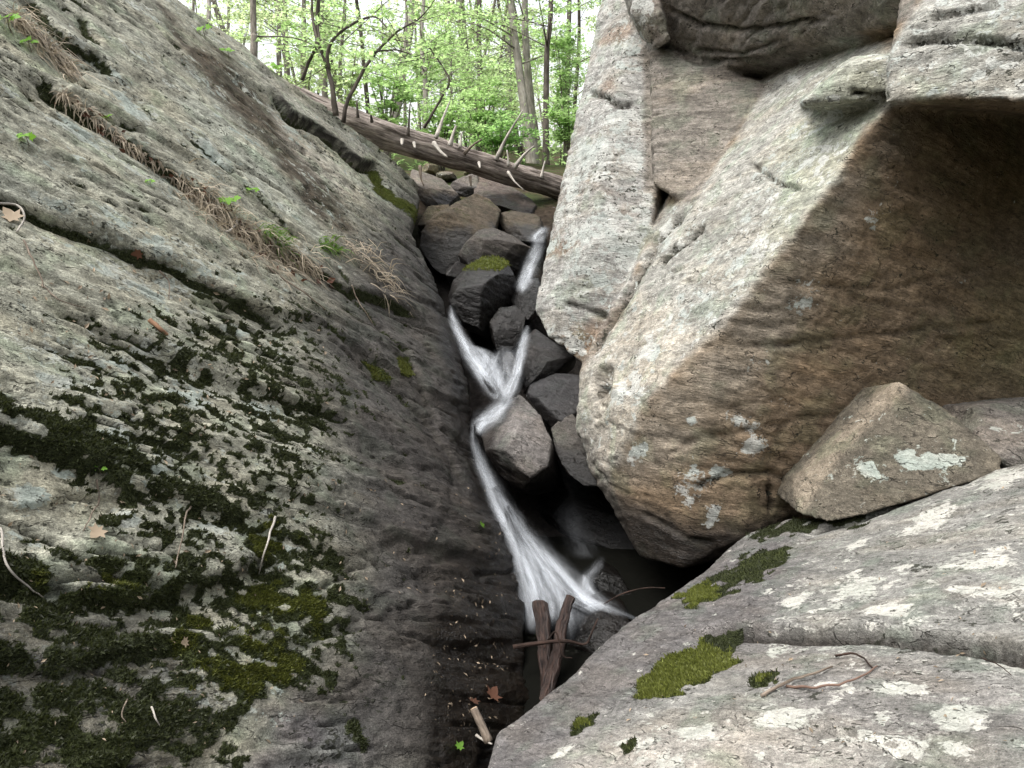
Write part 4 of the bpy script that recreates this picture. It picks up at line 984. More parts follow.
def build_water():
    fall('stream_water', [(541, 236, 5.8, 6, 0), (536, 254, 5.68, 7, 1), (530, 268, 5.6, 8, 2), (524, 284, 5.45, 7, 2), (519, 294, 5.35, 5, 2)], seed=1, lift=.02, body=.8)
    fall('stream_water', [(548, 226, 6.0, 4, 1), (540, 234, 5.8, 8, 0), (535, 243, 5.72, 8, 0)], layers=1, seed=2)
    fall('stream_water', [(450, 306, 5.02, 4, -2), (454, 322, 4.95, 5, -3), (463, 341, 4.85, 7, -3), (473, 358, 4.75, 8, -3), (484, 375, 4.65, 9, -3), (494, 392, 4.55, 8, -3)], seed=3, body=.9)
    fall('stream_water', [(468, 344, 4.88, 6, 0), (482, 354, 4.83, 13, 0), (489, 370, 4.72, 15, 0), (496, 388, 4.58, 13, 0), (502, 404, 4.48, 9, 0)], seed=4, body=.8)
    fall('stream_water', [(500, 351, 4.83, 4, 2), (494, 364, 4.72, 6, 3), (490, 380, 4.62, 7, 3), (496, 394, 4.52, 6, 3)], seed=5, layers=1, body=.7)
    fall('stream_water', [(506, 346, 4.84, 9, 0), (506, 364, 4.72, 13, 0), (504, 384, 4.56, 13, 0), (500, 402, 4.46, 10, 0)], seed=15, layers=1, body=.42, strands=3)
    fall('stream_water', [(527, 326, 5.0, 5, 0), (525, 338, 4.9, 6, 0), (522, 350, 4.75, 7, 0), (519, 364, 4.66, 6, 2), (515, 380, 4.56, 7, 3), (508, 396, 4.47, 8, 3), (502, 406, 4.42, 8, 2)], seed=6, body=.9)
    fall('stream_water', [(510, 398, 4.44, 9, 4), (500, 408, 4.38, 12, 4), (490, 418, 4.28, 13, 5), (481, 426, 4.2, 9, 6), (476, 434, 4.12, 7, 5)], seed=7, lift=.015, body=.8)
    fall('stream_water', [(474, 424, 4.16, 4, 0), (474, 440, 4.06, 5, -1), (480, 460, 3.96, 7, -2), (490, 482, 3.88, 9, -3), (500, 505, 3.82, 11, -4), (514, 530, 3.76, 16, -4), (528, 555, 3.68, 24, -4), (542, 580, 3.58, 29, -4), (551, 602, 3.5, 34, -2), (556, 618, 3.42, 36, 0), (558, 634, 3.34, 34, 0)], seed=8, layers=3, lift=.03, fade_end=.72, top=.22, body=.9)
    fall('stream_water', [(494, 486, 3.84, 4, -2), (506, 506, 3.76, 6, -3), (524, 536, 3.68, 10, -4), (546, 566, 3.6, 18, -4), (570, 592, 3.52, 25, -3), (594, 606, 3.46, 24, 0), (610, 616, 3.42, 20, 0)], seed=9, layers=2, body=.85, top=.3)
    fall('stream_water', [(507, 505, 3.76, 5, -3), (520, 545, 3.64, 12, -3), (534, 585, 3.5, 18, -2), (540, 612, 3.42, 20, 0), (544, 632, 3.34, 18, 0)], seed=10, layers=2, body=.9, top=.25, fade_end=.75)
    fall('stream_water', [(566, 500, 4.3, 10, 0), (574, 524, 4.25, 14, 0), (582, 546, 4.2, 15, 0), (586, 560, 4.1, 12, 0)], seed=11, layers=1, body=.14, strands=0)
    fall('stream_water', [(604, 556, 3.95, 3, 2), (598, 566, 3.86, 5, 3), (590, 576, 3.76, 7, 4), (584, 594, 3.6, 12, 0), (584, 610, 3.48, 18, 0), (586, 624, 3.42, 18, 0)], seed=12, layers=1, body=.55, strands=2)
    fall('stream_water', [(584, 574, 3.78, 4, 0), (586, 586, 3.68, 6, 0), (592, 598, 3.58, 10, 0)], seed=13, layers=1)
    fall('stream_water', [(592, 600, 3.5, 7, 6), (612, 608, 3.44, 8, 6), (632, 616, 3.38, 7, 6), (650, 626, 3.34, 5, 4)], seed=14, layers=2, body=.7)
    # the pool under the falls, in the cave and down the outlet
    xs, ys = np.linspace(-.6, 1.6, 60), np.linspace(3.2, 5.6, 60)
    z = P(560, 612, 3.6)[2]
    x = np.repeat(xs, 60); y = np.tile(ys, 60)
    Vv = np.stack([x, y, z + .012 * fbm(np.stack([x * 4, y * 4, 0 * x], 1), 3)], 1); F = grid_faces(60, 60)
    if vnormals(Vv, F)[500, 2] < 0: F = F[:, ::-1].copy()
    tag(obj('pool_water', mesh_arrays('pool', Vv, F, [M_POOL])), kind='structure')
# ================================================================ WOOD
def one_tube(name, pix, rpx, mat, label, cat, sides=8, n=14, rough=.12, group=None, seed=0, parent=None, jit=0.0):
    """pix = (px, py, depth) along the axis, rpx radii in pixels at each"""
    pts = spline([P(*q) for q in pix], n)
    rad = np.interp(np.linspace(0, 1, n), np.linspace(0, 1, len(rpx)), rpx)
    dep = np.interp(np.linspace(0, 1, n), np.linspace(0, 1, len(pix)), [q[2] for q in pix])
    if jit: pts = pts + jit * np.stack([fbm(pts * 9 + 5 * k + seed, 2) for k in range(3)], 1)
    b = Batch(); b.tube(pts, rad / FOC * dep * S, sides=sides, rough=rough, seed=seed)
    org = pts[0] if parent is None else np.zeros(3)
    o = obj(name, b.mesh(name, mat, org), parent)
    if parent is None: o.location = org; tag(o, label, cat, group)
    return o
def build_log():
    axis = spline([P(250, 82, 6.5), P(300, 102, 6.5), P(380, 133, 6.7), P(470, 161, 7.0), P(562, 189, 7.42), P(640, 214, 7.7)], 110)
    rad = np.interp(np.linspace(0, 1, 110), [0, .35, .8, 1], [.115, .118, .10, .088]) * S
    b = Batch(); V, F, rp = tube_arrays(axis, rad, sides=40, seed=1)
    c = np.repeat(axis, 40, 0)
    g = fbm(rp * (22, 22, 1.6), 4, .6); kn = fbm(rp * (5, 5, 2.2), 3)
    V = c + (V - c) * (1 + .26 * g + .22 * kn)[:, None]
    b.add(V, F, rp)
    o = obj('fallen_log', b.mesh('fallen_log', M_LOG)); tag(o, 'fallen grey tree trunk with bleached branch stubs, lying across the top of the gorge', 'fallen log')
    stubs = [([(408, 136, 6.55), (409, 121, 6.52), (410, 104, 6.5)], [2, 1.6, 1], M_BARK_DARK), ([(436, 138, 6.7), (443, 118, 6.75), (450, 101, 6.8)], [2.6, 2, 1], M_STUB),
             ([(450, 146, 6.72), (453, 134, 6.7), (456, 126, 6.7)], [3, 2.4, 1.8], M_STUB), ([(460, 148, 6.8), (461, 138, 6.8), (462, 132, 6.8)], [2, 1.6, 1.2], M_STUB),
             ([(464, 154, 6.85), (473, 145, 6.82), (482, 139, 6.8)], [2.2, 1.6, 1.2], M_TWIG), ([(434, 143, 6.6), (440, 151, 6.5), (447, 157, 6.45)], [2.6, 2.4, 1.8], M_STUB),
             ([(496, 160, 7.0), (504, 142, 6.98), (512, 128, 6.95), (523, 110, 6.9)], [2.6, 2.2, 1.8, 1.0], M_STUB), ([(508, 166, 7.05), (508, 158, 7.05), (507, 150, 7.05)], [1.8, 1.5, 1.2], M_STUB),
             ([(514, 168, 7.05), (524, 155, 7.0), (534, 146, 6.95)], [2.8, 2.2, 1.3], M_STUB), ([(541, 178, 7.2), (543, 169, 7.2), (545, 161, 7.2)], [2, 1.6, 1.1], M_STUB),
             ([(508, 172, 7.0), (515, 182, 6.92), (525, 191, 6.9)], [1.8, 1.3, .6], M_STUB), ([(402, 140, 6.55), (402, 145, 6.48)], [2.2, 1.6], M_STUB), ([(414, 143, 6.6), (415, 148, 6.5)], [2, 1.5], M_STUB),
             ([(479, 163, 6.9), (480, 168, 6.82)], [2, 1.4], M_STUB), ([(358, 118, 6.45), (357, 106, 6.42), (357, 100, 6.42)], [1.8, 1.5, 1], M_BARK_DARK), ([(372, 122, 6.5), (371, 115, 6.45)], [2, 1.4], M_BARK_DARK), ([(420, 166, 6.75), (421, 178, 6.72), (424, 186, 6.72)], [2.2, 1.6, 1], M_TWIG), ([(470, 176, 6.95), (471, 186, 6.95)], [1.8, 1.2], M_TWIG)]
    for k, (p, r, m) in enumerate(stubs): one_tube('branch_stub', p, [(.95 if i_ == 0 else .62) * q for i_, q in enumerate(r)], m, None, None, sides=7, n=8, parent=o, seed=k)
def build_sticks():
    a = one_tube('broken_branch', [(541, 604, 3.30), (543, 628, 3.24), (546, 660, 3.14), (546, 700, 2.98)], [8, 7.5, 6.5, 6], M_STICK, 'thick wet broken branch standing upright at the foot of the waterfall', 'branch', sides=14, n=40, rough=.3, jit=.02)
    a2 = one_tube('broken_branch', [(570, 599, 3.26), (564, 622, 3.2), (556, 655, 3.1), (546, 705, 2.95)], [5, 5.5, 6.5, 7], M_STICK, 'wet bare branch leaning to the right in the waterfall, crossing the thicker one', 'branch', sides=12, n=40, rough=.28, seed=3, jit=.02)
    one_tube('twig', [(513, 647, 3.06), (540, 643, 3.06), (565, 641, 3.06), (585, 644, 3.1), (592, 632, 3.1), (598, 618, 3.12)], [2.4, 2.2, 1.8, 1.2, .9, .6], M_TWIG_DARK, 'thin dark twig lying across the two upright wet branches', 'twig', n=24, seed=5)
    one_tube('twig', [(548, 640, 3.08), (556, 632, 3.06), (563, 655, 3.04), (572, 658, 3.04)], [1.0, .9, .8, .5], M_TWIG_DARK, 'short forked twig where the wet branches cross', 'twig', n=14, seed=6)
    s = one_tube('cut_stick', [(474, 709, 2.42), (480, 722, 2.40), (489, 742, 2.38)], [3.8, 4.2, 4.6], M_TWIG, 'short stick with a pale cut end beside the foreground rock', 'stick', sides=10, n=12, seed=7)
    b = Batch(); q0, q1 = P(473.6, 708, 2.42), P(474, 709, 2.42); ax = q1 - P(480, 722, 2.40); ax /= np.linalg.norm(ax); b.tube([q1, q1 + ax * .004], [3.7 / FOC * 2.42 * S] * 2, sides=10); obj('cut_face', b.mesh('cut_face', M_CUT, np.array(s.location)), s)
    one_tube('stick', [(476, 735, 2.40), (485, 741, 2.38), (492, 744, 2.36)], [1.4, 1.2, .9], M_STUB, 'short white stick just below the stick with the cut end', 'stick', n=8, seed=9)
    one_tube('twig', [(604, 604, 3.45), (622, 594, 3.4), (645, 588, 3.35), (665, 588, 3.3)], [.7, .8, .7, .5], M_TWIG_DARK, 'long thin dark twig bridging from the pool to the foreground rock', 'twig', n=16, seed=8, rough=0)
def tree(name, pix, rpx, label, mat, leafmat, h=11, seed=0, limbs=11, leaf_n=1700, leaf=.085, zlo=.6, reach=2.2, group=None, spread=1.0):
    """trunk follows sight-line survey points, then rises out of view; limbs carry flat sprays of leaves"""
    rng = np.random.default_rng(100 + seed)
    pp = [P(*q) for q in pix]
    d0 = pix[0][2]
    base = pp[0].copy(); gz = float(ground_z(np.array([base[0]]), np.array([base[1]]))[0])
    base[2] = gz - .1
    top = pp[-1] + (pp[-1] - pp[0]) / np.linalg.norm(pp[-1] - pp[0]) * max(h - (pp[-1][2] - gz), 1)
    top[:2] += rng.normal(size=2) * .3
    mid = .5 * (pp[-1] + top) + np.array([rng.normal() * .25, rng.normal() * .25, 0])
    path = [base] + [p for p in pp if p[2] > gz + .3] + [mid, top]
    pts = spline(path, 40)
    r0 = rpx / FOC * d0 * S
    rad = r0 * np.interp(np.linspace(0, 1, 40), [0, .04, .15, .6, 1], [1.5, 1.15, 1.0, .72, .2])
    root = bpy.data.objects.new(name, None); C.objects.link(root); root.location = base; root.empty_display_size = .2
    tag(root, label, 'tree', group)
    b = Batch(); b.tube(pts, rad, sides=12, rough=.10, seed=seed)
    cen = []
    H = pts[-1][2] - gz
    for k in range(limbs):
        f = rng.uniform(.12, .96); p = pts[int(f * 39)]
        if p[2] - gz < zlo: p = pts[int(min(.9, f + .25) * 39)]
        a = rng.uniform(0, 6.283); ln = reach * rng.uniform(.5, 1.15) * (1.1 - .6 * f)
        dirv = np.array([math.cos(a), math.sin(a), rng.uniform(.05, .5)])
        q = p + dirv * ln * .5 + np.array([0, 0, .1]); e = p + dirv * ln + np.array([0, 0, rng.uniform(-.1, .2)])
        lp = spline([p, q, e], 8)
        b.tube(lp, np.linspace(r0 * .2 * (1.1 - f) + .005, .003, 8), sides=5, seed=k)
        for w in range(3):
            t0 = rng.uniform(.3, .9); s0 = lp[int(t0 * 7)]; a2 = a + rng.choice([-1, 1]) * rng.uniform(.5, 1.1)
            e2 = s0 + np.array([math.cos(a2), math.sin(a2), rng.uniform(-.1, .25)]) * ln * rng.uniform(.25, .5)
            b.tube([s0, .5 * (s0 + e2) + [0, 0, .03], e2], [.006, .005, .003], sides=4, seed=w)
            m = leaf_n // (limbs * 4)
            tt = rng.uniform(.1, 1.1, m)[:, None]
            cen.append(s0 + (e2 - s0) * tt + rng.normal(size=(m, 3)) * (.16 * spread, .16 * spread, .06) * ln / 2)
        m = leaf_n // (limbs * 4)
        tt = rng.uniform(.35, 1.1, m)[:, None]
        cen.append(p + (e - p) * tt + rng.normal(size=(m, 3)) * (.22 * spread, .22 * spread, .08) * ln / 2)
    tr = obj('trunk', b.mesh('trunk', mat, base), root)
    cen = np.concatenate(cen) - base
    cr = obj('crown', leaf_mesh('crown', cen, leaf, leafmat, .45, rng), root)
    return root
def copy_tree(root, loc, rz, sc, label, group):
    r = root.copy(); C.objects.link(r); r.location = loc; r.rotation_euler = (0, 0, rz); r.scale = (sc, sc, sc)
    if label: r['label'] = label
    if group: r['group'] = group
    for ch in list(root.children):
        c = ch.copy(); C.objects.link(c); c.parent = r
    return r
def shrub(name, px, py, d, hw, hh, label, seed, n, mat, leaf=.07, group=None):
    rng = np.random.default_rng(300 + seed)
    cpt = P(px, py, d); gz = float(ground_z(cpt[0:1], cpt[1:2])[0])
    base = np.array([cpt[0], cpt[1], gz]); W = hw / FOC * d * S; H = hh / FOC * d * S
    topz = max(cpt[2] + H - gz, .5)
    root = bpy.data.objects.new(name, None); C.objects.link(root); root.location = base; tag(root, label, 'shrub', group)
    b = Batch(); cen = []
    for k in range(9):
        a = rng.uniform(0, 6.283); e = base + np.array([math.cos(a) * W * rng.uniform(.3, 1), math.sin(a) * W * rng.uniform(.3, .9), topz * rng.uniform(.55, 1)])
        lp = spline([base + rng.normal(size=3) * .04 * [1, 1, 0], base + (e - base) * [.35, .35, .6], e], 8)
        b.tube(lp, np.linspace(.014, .004, 8), sides=5, seed=k)
        for w in range(6):
            s0 = lp[rng.integers(3, 8)]; m = n // 54
            off = np.array([rng.normal() * .35 * W, rng.normal() * .35 * W, rng.normal() * .12 * H])
            tt = rng.uniform(0, 1, m)[:, None]
            cen.append(s0 + off * tt + rng.normal(size=(m, 3)) * (.16 * W, .16 * W, .05 * H))
            b.tube([s0, s0 + off], [.004, .002], sides=4)
    obj('stem', b.mesh('stem', M_BARK, base), root)
    obj('foliage', leaf_mesh('foliage', np.concatenate(cen) - base, leaf, mat, .4, rng), root)
    return root
def build_forest():
    T = []
    def tr(*a, **k): T.append(tree('tree', *a, **k)); return T[-1]
    tr([(254, 70, 9.2), (254, 40, 9.2), (253, 0, 9.2)], 4.2, 'straight grey tree trunk rising right behind the crest of the big slab', M_BARK, M_LEAF, seed=1, zlo=3.2)
    tr([(532, 175, 11.5), (526, 120, 11.5), (518, 60, 11.5), (510, -10, 11.5)], 4.6, 'left of two close grey trunks, leaning left, behind the right end of the log', M_BARK_PALE, M_LEAF, seed=2, zlo=2.6)
    tr([(534, 172, 11.9), (531, 110, 11.9), (527, 60, 11.9), (525, -10, 11.9)], 4.4, 'straight right-hand one of two close grey trunks behind the right end of the log', M_BARK_PALE, M_LEAF, seed=3, zlo=2.6)
    tr([(546, 176, 11.0), (546, 120, 11.0), (547, 50, 11.0), (551, 0, 11.0)], 3.2, 'thin dark crooked trunk next to the pale lichened column of the boulder', M_BARK_DARK, M_LEAF, seed=4, zlo=2.0)
    tr([(426, 140, 13.0), (425, 80, 13.0), (422, 20, 13.0)], 2.8, 'slender pale trunk behind the middle of the fallen log', M_BARK_PALE, M_LEAF, seed=5, zlo=1.4)
    tr([(481, 140, 19), (480, 80, 19), (479, 10, 19)], 3.2, 'dark trunk deeper in the wood, left of the two close trunks', M_BARK_DARK, M_LEAF_YEL, seed=6, zlo=1.5, leaf=.11)
    tr([(567, 150, 17), (567, 100, 17), (569, 20, 17)], 3.0, 'dark trunk seen close beside the top of the overhanging boulder', M_BARK_DARK, M_LEAF, seed=7, zlo=1.5, leaf=.10)
    tr([(509, 140, 22), (509, 80, 22), (510, 10, 22)], 3.6, 'broad pinkish grey trunk directly behind the two close trunks', M_BARK_PALE, M_LEAF_YEL, seed=8, zlo=2, leaf=.12)
    tr([(303, 60, 20), (304, 30, 20), (304, 0, 20)], 3.0, 'grey trunk behind the forked saplings on the crest', M_BARK, M_LEAF_YEL, seed=9, zlo=2, leaf=.12)
    tr([(324, 70, 16), (323, 30, 16), (322, 0, 16)], 3.0, 'straight trunk just right of the forked sapling stem', M_BARK, M_LEAF_YEL, seed=10, zlo=2, leaf=.11)
    tr([(279, 60, 18), (279, 30, 18), (278, 0, 18)], 2.6, 'thin trunk between the crest trunk and the forked saplings', M_BARK, M_LEAF_YEL, seed=11, zlo=2, leaf=.11)
    tr([(405, 120, 15), (405, 60, 15), (406, 0, 15)], 1.7, 'very thin pole-like trunk left of the slender pale one', M_BARK, M_LEAF_DEEP, seed=12, zlo=1)
    tr([(209, 40, 16), (209, 10, 16), (209, -20, 16)], 2.4, 'pale thin trunk at the far upper left above the crest', M_BARK_PALE, M_LEAF_YEL, seed=13, zlo=2)
    tr([(340, 80, 12), (342, 40, 12), (345, -5, 12)], 2.0, 'slim young trunk between the sapling branches above the log', M_BARK, M_LEAF, seed=14, zlo=1.4)
    tr([(452, 140, 15), (451, 80, 15), (449, 10, 15)], 1.7, 'thin young trunk behind the white branch stubs of the log', M_BARK, M_LEAF, seed=15, zlo=1)
    # deeper rows of the wood, too alike to tell apart
    rng = np.random.default_rng(77); protos = T[4:12]
    k = 0
    for y in np.concatenate([rng.uniform(26, 44, 26), rng.uniform(44, 85, 30)]):
        px = rng.uniform(90, 660)
        x = (px - 512) / FOC * y * 1.02
        z = float(ground_z(np.array([x]), np.array([y]))[0])
        copy_tree(protos[k % len(protos)], (x, y, z - .1), rng.uniform(0, 6.28), rng.uniform(.95, 1.5), 'slender grey tree far back in the hazy bright green wood', 'trees far back in the wood'); k += 1
    for i, (px, py, d, hw, hh, n, m, lf, lab) in enumerate([
        (478, 92, 10.5, 42, 26, 2600, M_LEAF, .085, 'leafy young maple with broad bright leaves above the middle of the log'),
        (440, 118, 9.6, 38, 22, 1900, M_LEAF, .075, 'bright low bush behind the left bleached stubs of the log'),
        (500, 128, 10.2, 36, 18, 2200, M_LEAF_DEEP, .07, 'deeper green low bush between the log and the two close trunks'),
        (566, 60, 11.5, 28, 46, 2600, M_LEAF, .09, 'tall bright bush crowding the edge of the lichened boulder column'),
        (570, 130, 10.5, 26, 30, 1800, M_LEAF, .075, 'bush under the tall bright one, against the boulder edge'),
        (385, 70, 9.0, 34, 22, 1700, M_LEAF, .08, 'bright bush rising behind the log next to the saplings'),
        (345, 62, 9.5, 26, 24, 1500, M_LEAF_YEL, .08, 'pale yellowish bush behind the forked saplings'),
        (300, 40, 12, 34, 22, 1600, M_LEAF_YEL, .09, 'yellow-green bush left of the forked saplings above the crest'),
        (230, 20, 13, 30, 16, 1200, M_LEAF_YEL, .09, 'yellow-green bush between the two trunks above the upper crest'),
        (420, 40, 14, 40, 30, 1900, M_LEAF, .10, 'airy light green bush high behind the slender pale trunk'),
        (520, 90, 16, 60, 26, 2400, M_LEAF_YEL, .10, 'broad yellowish thicket seen behind the two close trunks'),
        (465, 30, 16, 50, 26, 2000, M_LEAF, .10, 'hanging bright thicket at the top behind the dark trunk'),
    ]): shrub('bush', px, py, d, hw, hh, lab, i, n, m, lf)
    # low green undergrowth across the floor of the wood: nobody could count it
    n = 20000
    y = rng.uniform(0, 1, n) ** 1.5 * 60 + 12.5; x = rng.uniform(-.62, .35, n) * y
    clump = fbm(np.stack([x * .5, y * .5, 0 * x], 1), 3)
    m = clump > .0; x, y = x[m], y[m]
    z = ground_z(x, y) + rng.uniform(.02, .75, len(x)) * (.5 + clump[m] + .3)
    o = obj('undergrowth', leaf_mesh('undergrowth', np.stack([x, y, z], 1), .06 + .004 * y, M_LEAF, .5, rng)); tag(o, 'low bright green undergrowth on the floor of the wood', 'undergrowth', kind='stuff')
def build_saplings():
    def sap(stems, label, seed, leaves):
        rng = np.random.default_rng(500 + seed)
        base = P(*stems[0][0][0])
        root = bpy.data.objects.new('sapling', None); C.objects.link(root); root.location = base; tag(root, label, 'sapling')
        b = Batch(); cen = []
        for pix, r in stems:
            n = 26; pts = spline([P(*q) for q in pix], n); pts += .012 * np.stack([fbm(pts * 7 + 4 * k, 2) for k in range(3)], 1)
            b.tube(pts, np.interp(np.linspace(0, 1, n), np.linspace(0, 1, len(r)), r) / FOC * pix[0][2] * S, sides=7, rough=.12, seed=seed)
            for _ in range(leaves // len(stems) // 12):
                s0 = pts[rng.integers(8, n)]; off = rng.normal(size=3) * (.22, .22, .08)
                b.tube([s0, s0 + off], [.004, .002], sides=4)
                cen.append(s0 + off * rng.uniform(.2, 1.2, 12)[:, None] + rng.normal(size=(12, 3)) * .05)
        obj('stem', b.mesh('stem', M_BARK_DARK, base), root)
        obj('foliage', leaf_mesh('foliage', np.concatenate(cen) - base, .07, M_LEAF, .45, rng), root)
    sap([([(336, 116, 5.75), (333, 92, 5.7), (327, 66, 5.7), (318, 42, 5.7), (313, 18, 5.75), (311, -20, 5.8)], [3.2, 2.6, 2.2, 1.8, 1.5, 1]),
         ([(329, 70, 5.7), (327, 54, 5.65), (334, 38, 5.6), (352, 24, 5.6), (372, 17, 5.55), (384, 24, 5.55), (400, 46, 5.5)], [2.0, 1.8, 1.5, 1.3, 1.0, .8, .5]),
         ([(320, 44, 5.7), (318, 24, 5.75), (320, -10, 5.8)], [1.6, 1.3, .9])], 'forked dark sapling growing from the crest of the big slab', 1, 300)
    sap([([(343, 122, 5.65), (346, 106, 5.6), (354, 88, 5.6), (366, 66, 5.55), (378, 50, 5.5), (396, 32, 5.45), (420, 18, 5.4), (440, -8, 5.4)], [2.4, 2.0, 1.9, 1.6, 1.3, 1.0, .7, .4]),
         ([(374, 52, 5.5), (396, 50, 5.5), (416, 58, 5.5), (424, 72, 5.5)], [.9, .7, .5, .3])], 'thin dark sapling curving right over the log from the slab edge', 2, 220)
    sap([([(302, 80, 5.9), (307, 66, 5.85), (314, 50, 5.8), (317, 40, 5.75), (317, 10, 5.75), (319, -20, 5.75)], [2.0, 1.7, 1.5, 1.3, 1.1, .8])], 'short leaning sapling stem left of the forked one on the crest', 3, 120)
    sap([([(560, -20, 7.5), (500, 14, 7.4), (460, 24, 7.3), (430, 23, 7.2), (404, 26, 7.2)], [1.2, 1.0, .9, .7, .4])][:0] or [([(424, 128, 8.6), (440, 100, 8.5), (449, 80, 8.4), (438, 60, 8.4), (424, 40, 8.4)], [1.5, 1.2, 1.0, .8, .5])], 'thin arching sapling behind the log near the slender pale trunk', 4, 160)
# ================================================================ SMALL THINGS ON THE ROCK
def tufts(name, surfV, surfN, sel, n, h, mat, parent, rng, spread=.7, lean=None):
    """moss leaflets, many small blades standing on the rock; ONE mesh"""
    pick = rng.choice(sel, n); c = surfV[pick]; N = surfN[pick]
    D = N + rng.normal(size=(n, 3)) * spread
    if lean is not None: D = D + lean
    D /= np.linalg.norm(D, axis=1, keepdims=True)
    Bn = np.cross(D, rng.normal(size=(n, 3))); Bn /= np.linalg.norm(Bn, axis=1, keepdims=True)
    dist = np.linalg.norm(c - CAM, axis=1)
    s = (h * rng.uniform(.5, 1.4, n))[:, None]
    w = s * .28
    c = c + rng.normal(size=(n, 3)) * .004
    V = np.stack([c - Bn * w - N * .003, c + Bn * w - N * .003, c + D * s], 1).reshape(-1, 3)
    me = mesh_arrays(name, V, np.arange(3 * n).reshape(n, 3).astype(np.int32), [mat], smooth=False)
    add_attr(me, 'leafv', np.repeat(rng.uniform(0, 1, n), 3))
    o = obj(name, me, parent); tag(o, kind='stuff'); return o
def surf_curve(sf, pix, lift=.006):
    out = []
    for x, y in pix:
        r = sf.at(x, y)
        out.append(r[0] + r[1] * lift)
    return out
def surf_twig(sf, pix, r0, r1, mat, label, cat='twig', arch=0.0, seed=0, branch=None):
    pts = np.array(surf_curve(sf, pix)); n = 22
    p = spline(pts, n)
    nn_ = sf.at(*pix[len(pix) // 2])[1]
    p = p + (np.sin(np.linspace(0, math.pi, n)) * arch)[:, None] * nn_
    d = np.linalg.norm(p.mean(0) - CAM)
    p += .006 * np.stack([fbm(p * 20 + 3 * k + seed, 2) for k in range(3)], 1)
    b = Batch(); b.tube(p, .72 * np.linspace(r0, r1, n) / FOC * d, sides=7, rough=.15, seed=seed)
    if branch:
        for br in branch:
            q = spline(np.array(surf_curve(sf, br)), 10); b.tube(q, np.linspace(r0 * .6, r1 * .6, 10) / FOC * d, sides=6, seed=seed + 1)
    o = obj('twig', b.mesh('twig', mat, pts[0])); o.location = pts[0]; tag(o, label, cat)
MAPLE = [(0, -.5), (.10, -.28), (.42, -.36), (.34, -.12), (.56, .10), (.26, .10), (.22, .30), (0, .56), (-.22, .30), (-.26, .10), (-.56, .10), (-.34, -.12), (-.42, -.36), (-.10, -.28)]
def lobed_leaf(b, c, N, D, s, droop=.12):
    N = N / np.linalg.norm(N); D = D - (D @ N) * N; D /= np.linalg.norm(D); B_ = np.cross(N, D)
    V = [c] + [c + s * (x * B_ + y * D) - N * s * droop * (x * x + y * y) * 2 + N * s * .05 * abs(x) for x, y in MAPLE]
    k = len(MAPLE); F = [(0, 1 + i, 1 + (i + 1) % k) for i in range(k)]
    b.add(np.array(V), F, np.zeros((len(V), 3)))
def leaf_batch(b, name, mat, origin, parent=None, v=.6):
    me = b.mesh(name, mat, origin); add_attr(me, 'leafv', np.full(b.n, v)); return obj(name, me, parent)
def seedling(sf, px, py, size, label, seed, leaves=3, v=.8, up=1.0):
    rng = np.random.default_rng(900 + seed)
    size = size * .8; p, N, _ = sf.at(px, py + size * .5 * up); d = np.linalg.norm(p - CAM); s = size / FOC * d
    root = bpy.data.objects.new('seedling', None); C.objects.link(root); root.location = p; tag(root, label, 'seedling')
    top = p + np.array([0, 0, s * .55]) - FW * s * .25
    b = Batch(); b.tube([p, .5 * (p + top) + rng.normal(size=3) * s * .05, top], [s * .03, s * .025, s * .02], sides=6)
    L = Batch()
    for k in range(leaves):
        a = k / leaves * 6.283 + rng.uniform(-.4, .4)
        D = np.array([math.cos(a), .5 * math.sin(a) - .2, rng.uniform(-.1, .35)])
        c = top + D * s * .32
        b.tube([top, c], [s * .016, s * .012], sides=5)
        lobed_leaf(L, c + D * s * .1, np.array([0, -.55, .8]) + rng.normal(size=3) * .25, D, s * rng.uniform(.48, .66))
    obj('stem', b.mesh('stem', M_TWIG, p), root)
    leaf_batch(L, 'leaves', M_LEAF_NEAR, p, root, v)
def fallen_leaf(sf, px, py, size, mat, label, seed, v=.6, group=None, cat='leaf'):
    rng = np.random.default_rng(950 + seed); p, N, _ = sf.at(px, py); d = np.linalg.norm(p - CAM)
    L = Batch(); lobed_leaf(L, p + N * .012, N + rng.normal(size=3) * .3, rng.normal(size=3), size / FOC * d, -.2)
    o = leaf_batch(L, 'fallen_leaf', mat, p, None, v); o.location = p; tag(o, label, cat, group)
def chips(name, sf, polys, n, size, mat, rng, label, elong=2.6, tilt=.35, dens=None):
    cen, nor, sz = [], [], []
    while len(cen) < n:
        pl, wgt = polys[rng.integers(len(polys))]
        pl = np.asarray(pl, float)
        x, y = rng.uniform(pl[:, 0].min(), pl[:, 0].max()), rng.uniform(pl[:, 1].min(), pl[:, 1].max())
        if rng.uniform() > wgt or poly_in(np.array([x]), np.array([y]), pl)[0] < 0: n -= .25; continue
        r = sf.at(x, y)
        if r is None: continue
        cen.append(r[0] + r[1] * .006); nor.append(r[1]); sz.append(size / FOC * np.linalg.norm(r[0] - CAM) * rng.uniform(.5, 1.6))
    me = leaf_mesh(name, cen, np.array(sz), mat, tilt, rng, elong, np.array(nor))
    o = obj(name, me); tag(o, label, 'leaf litter', kind='stuff')
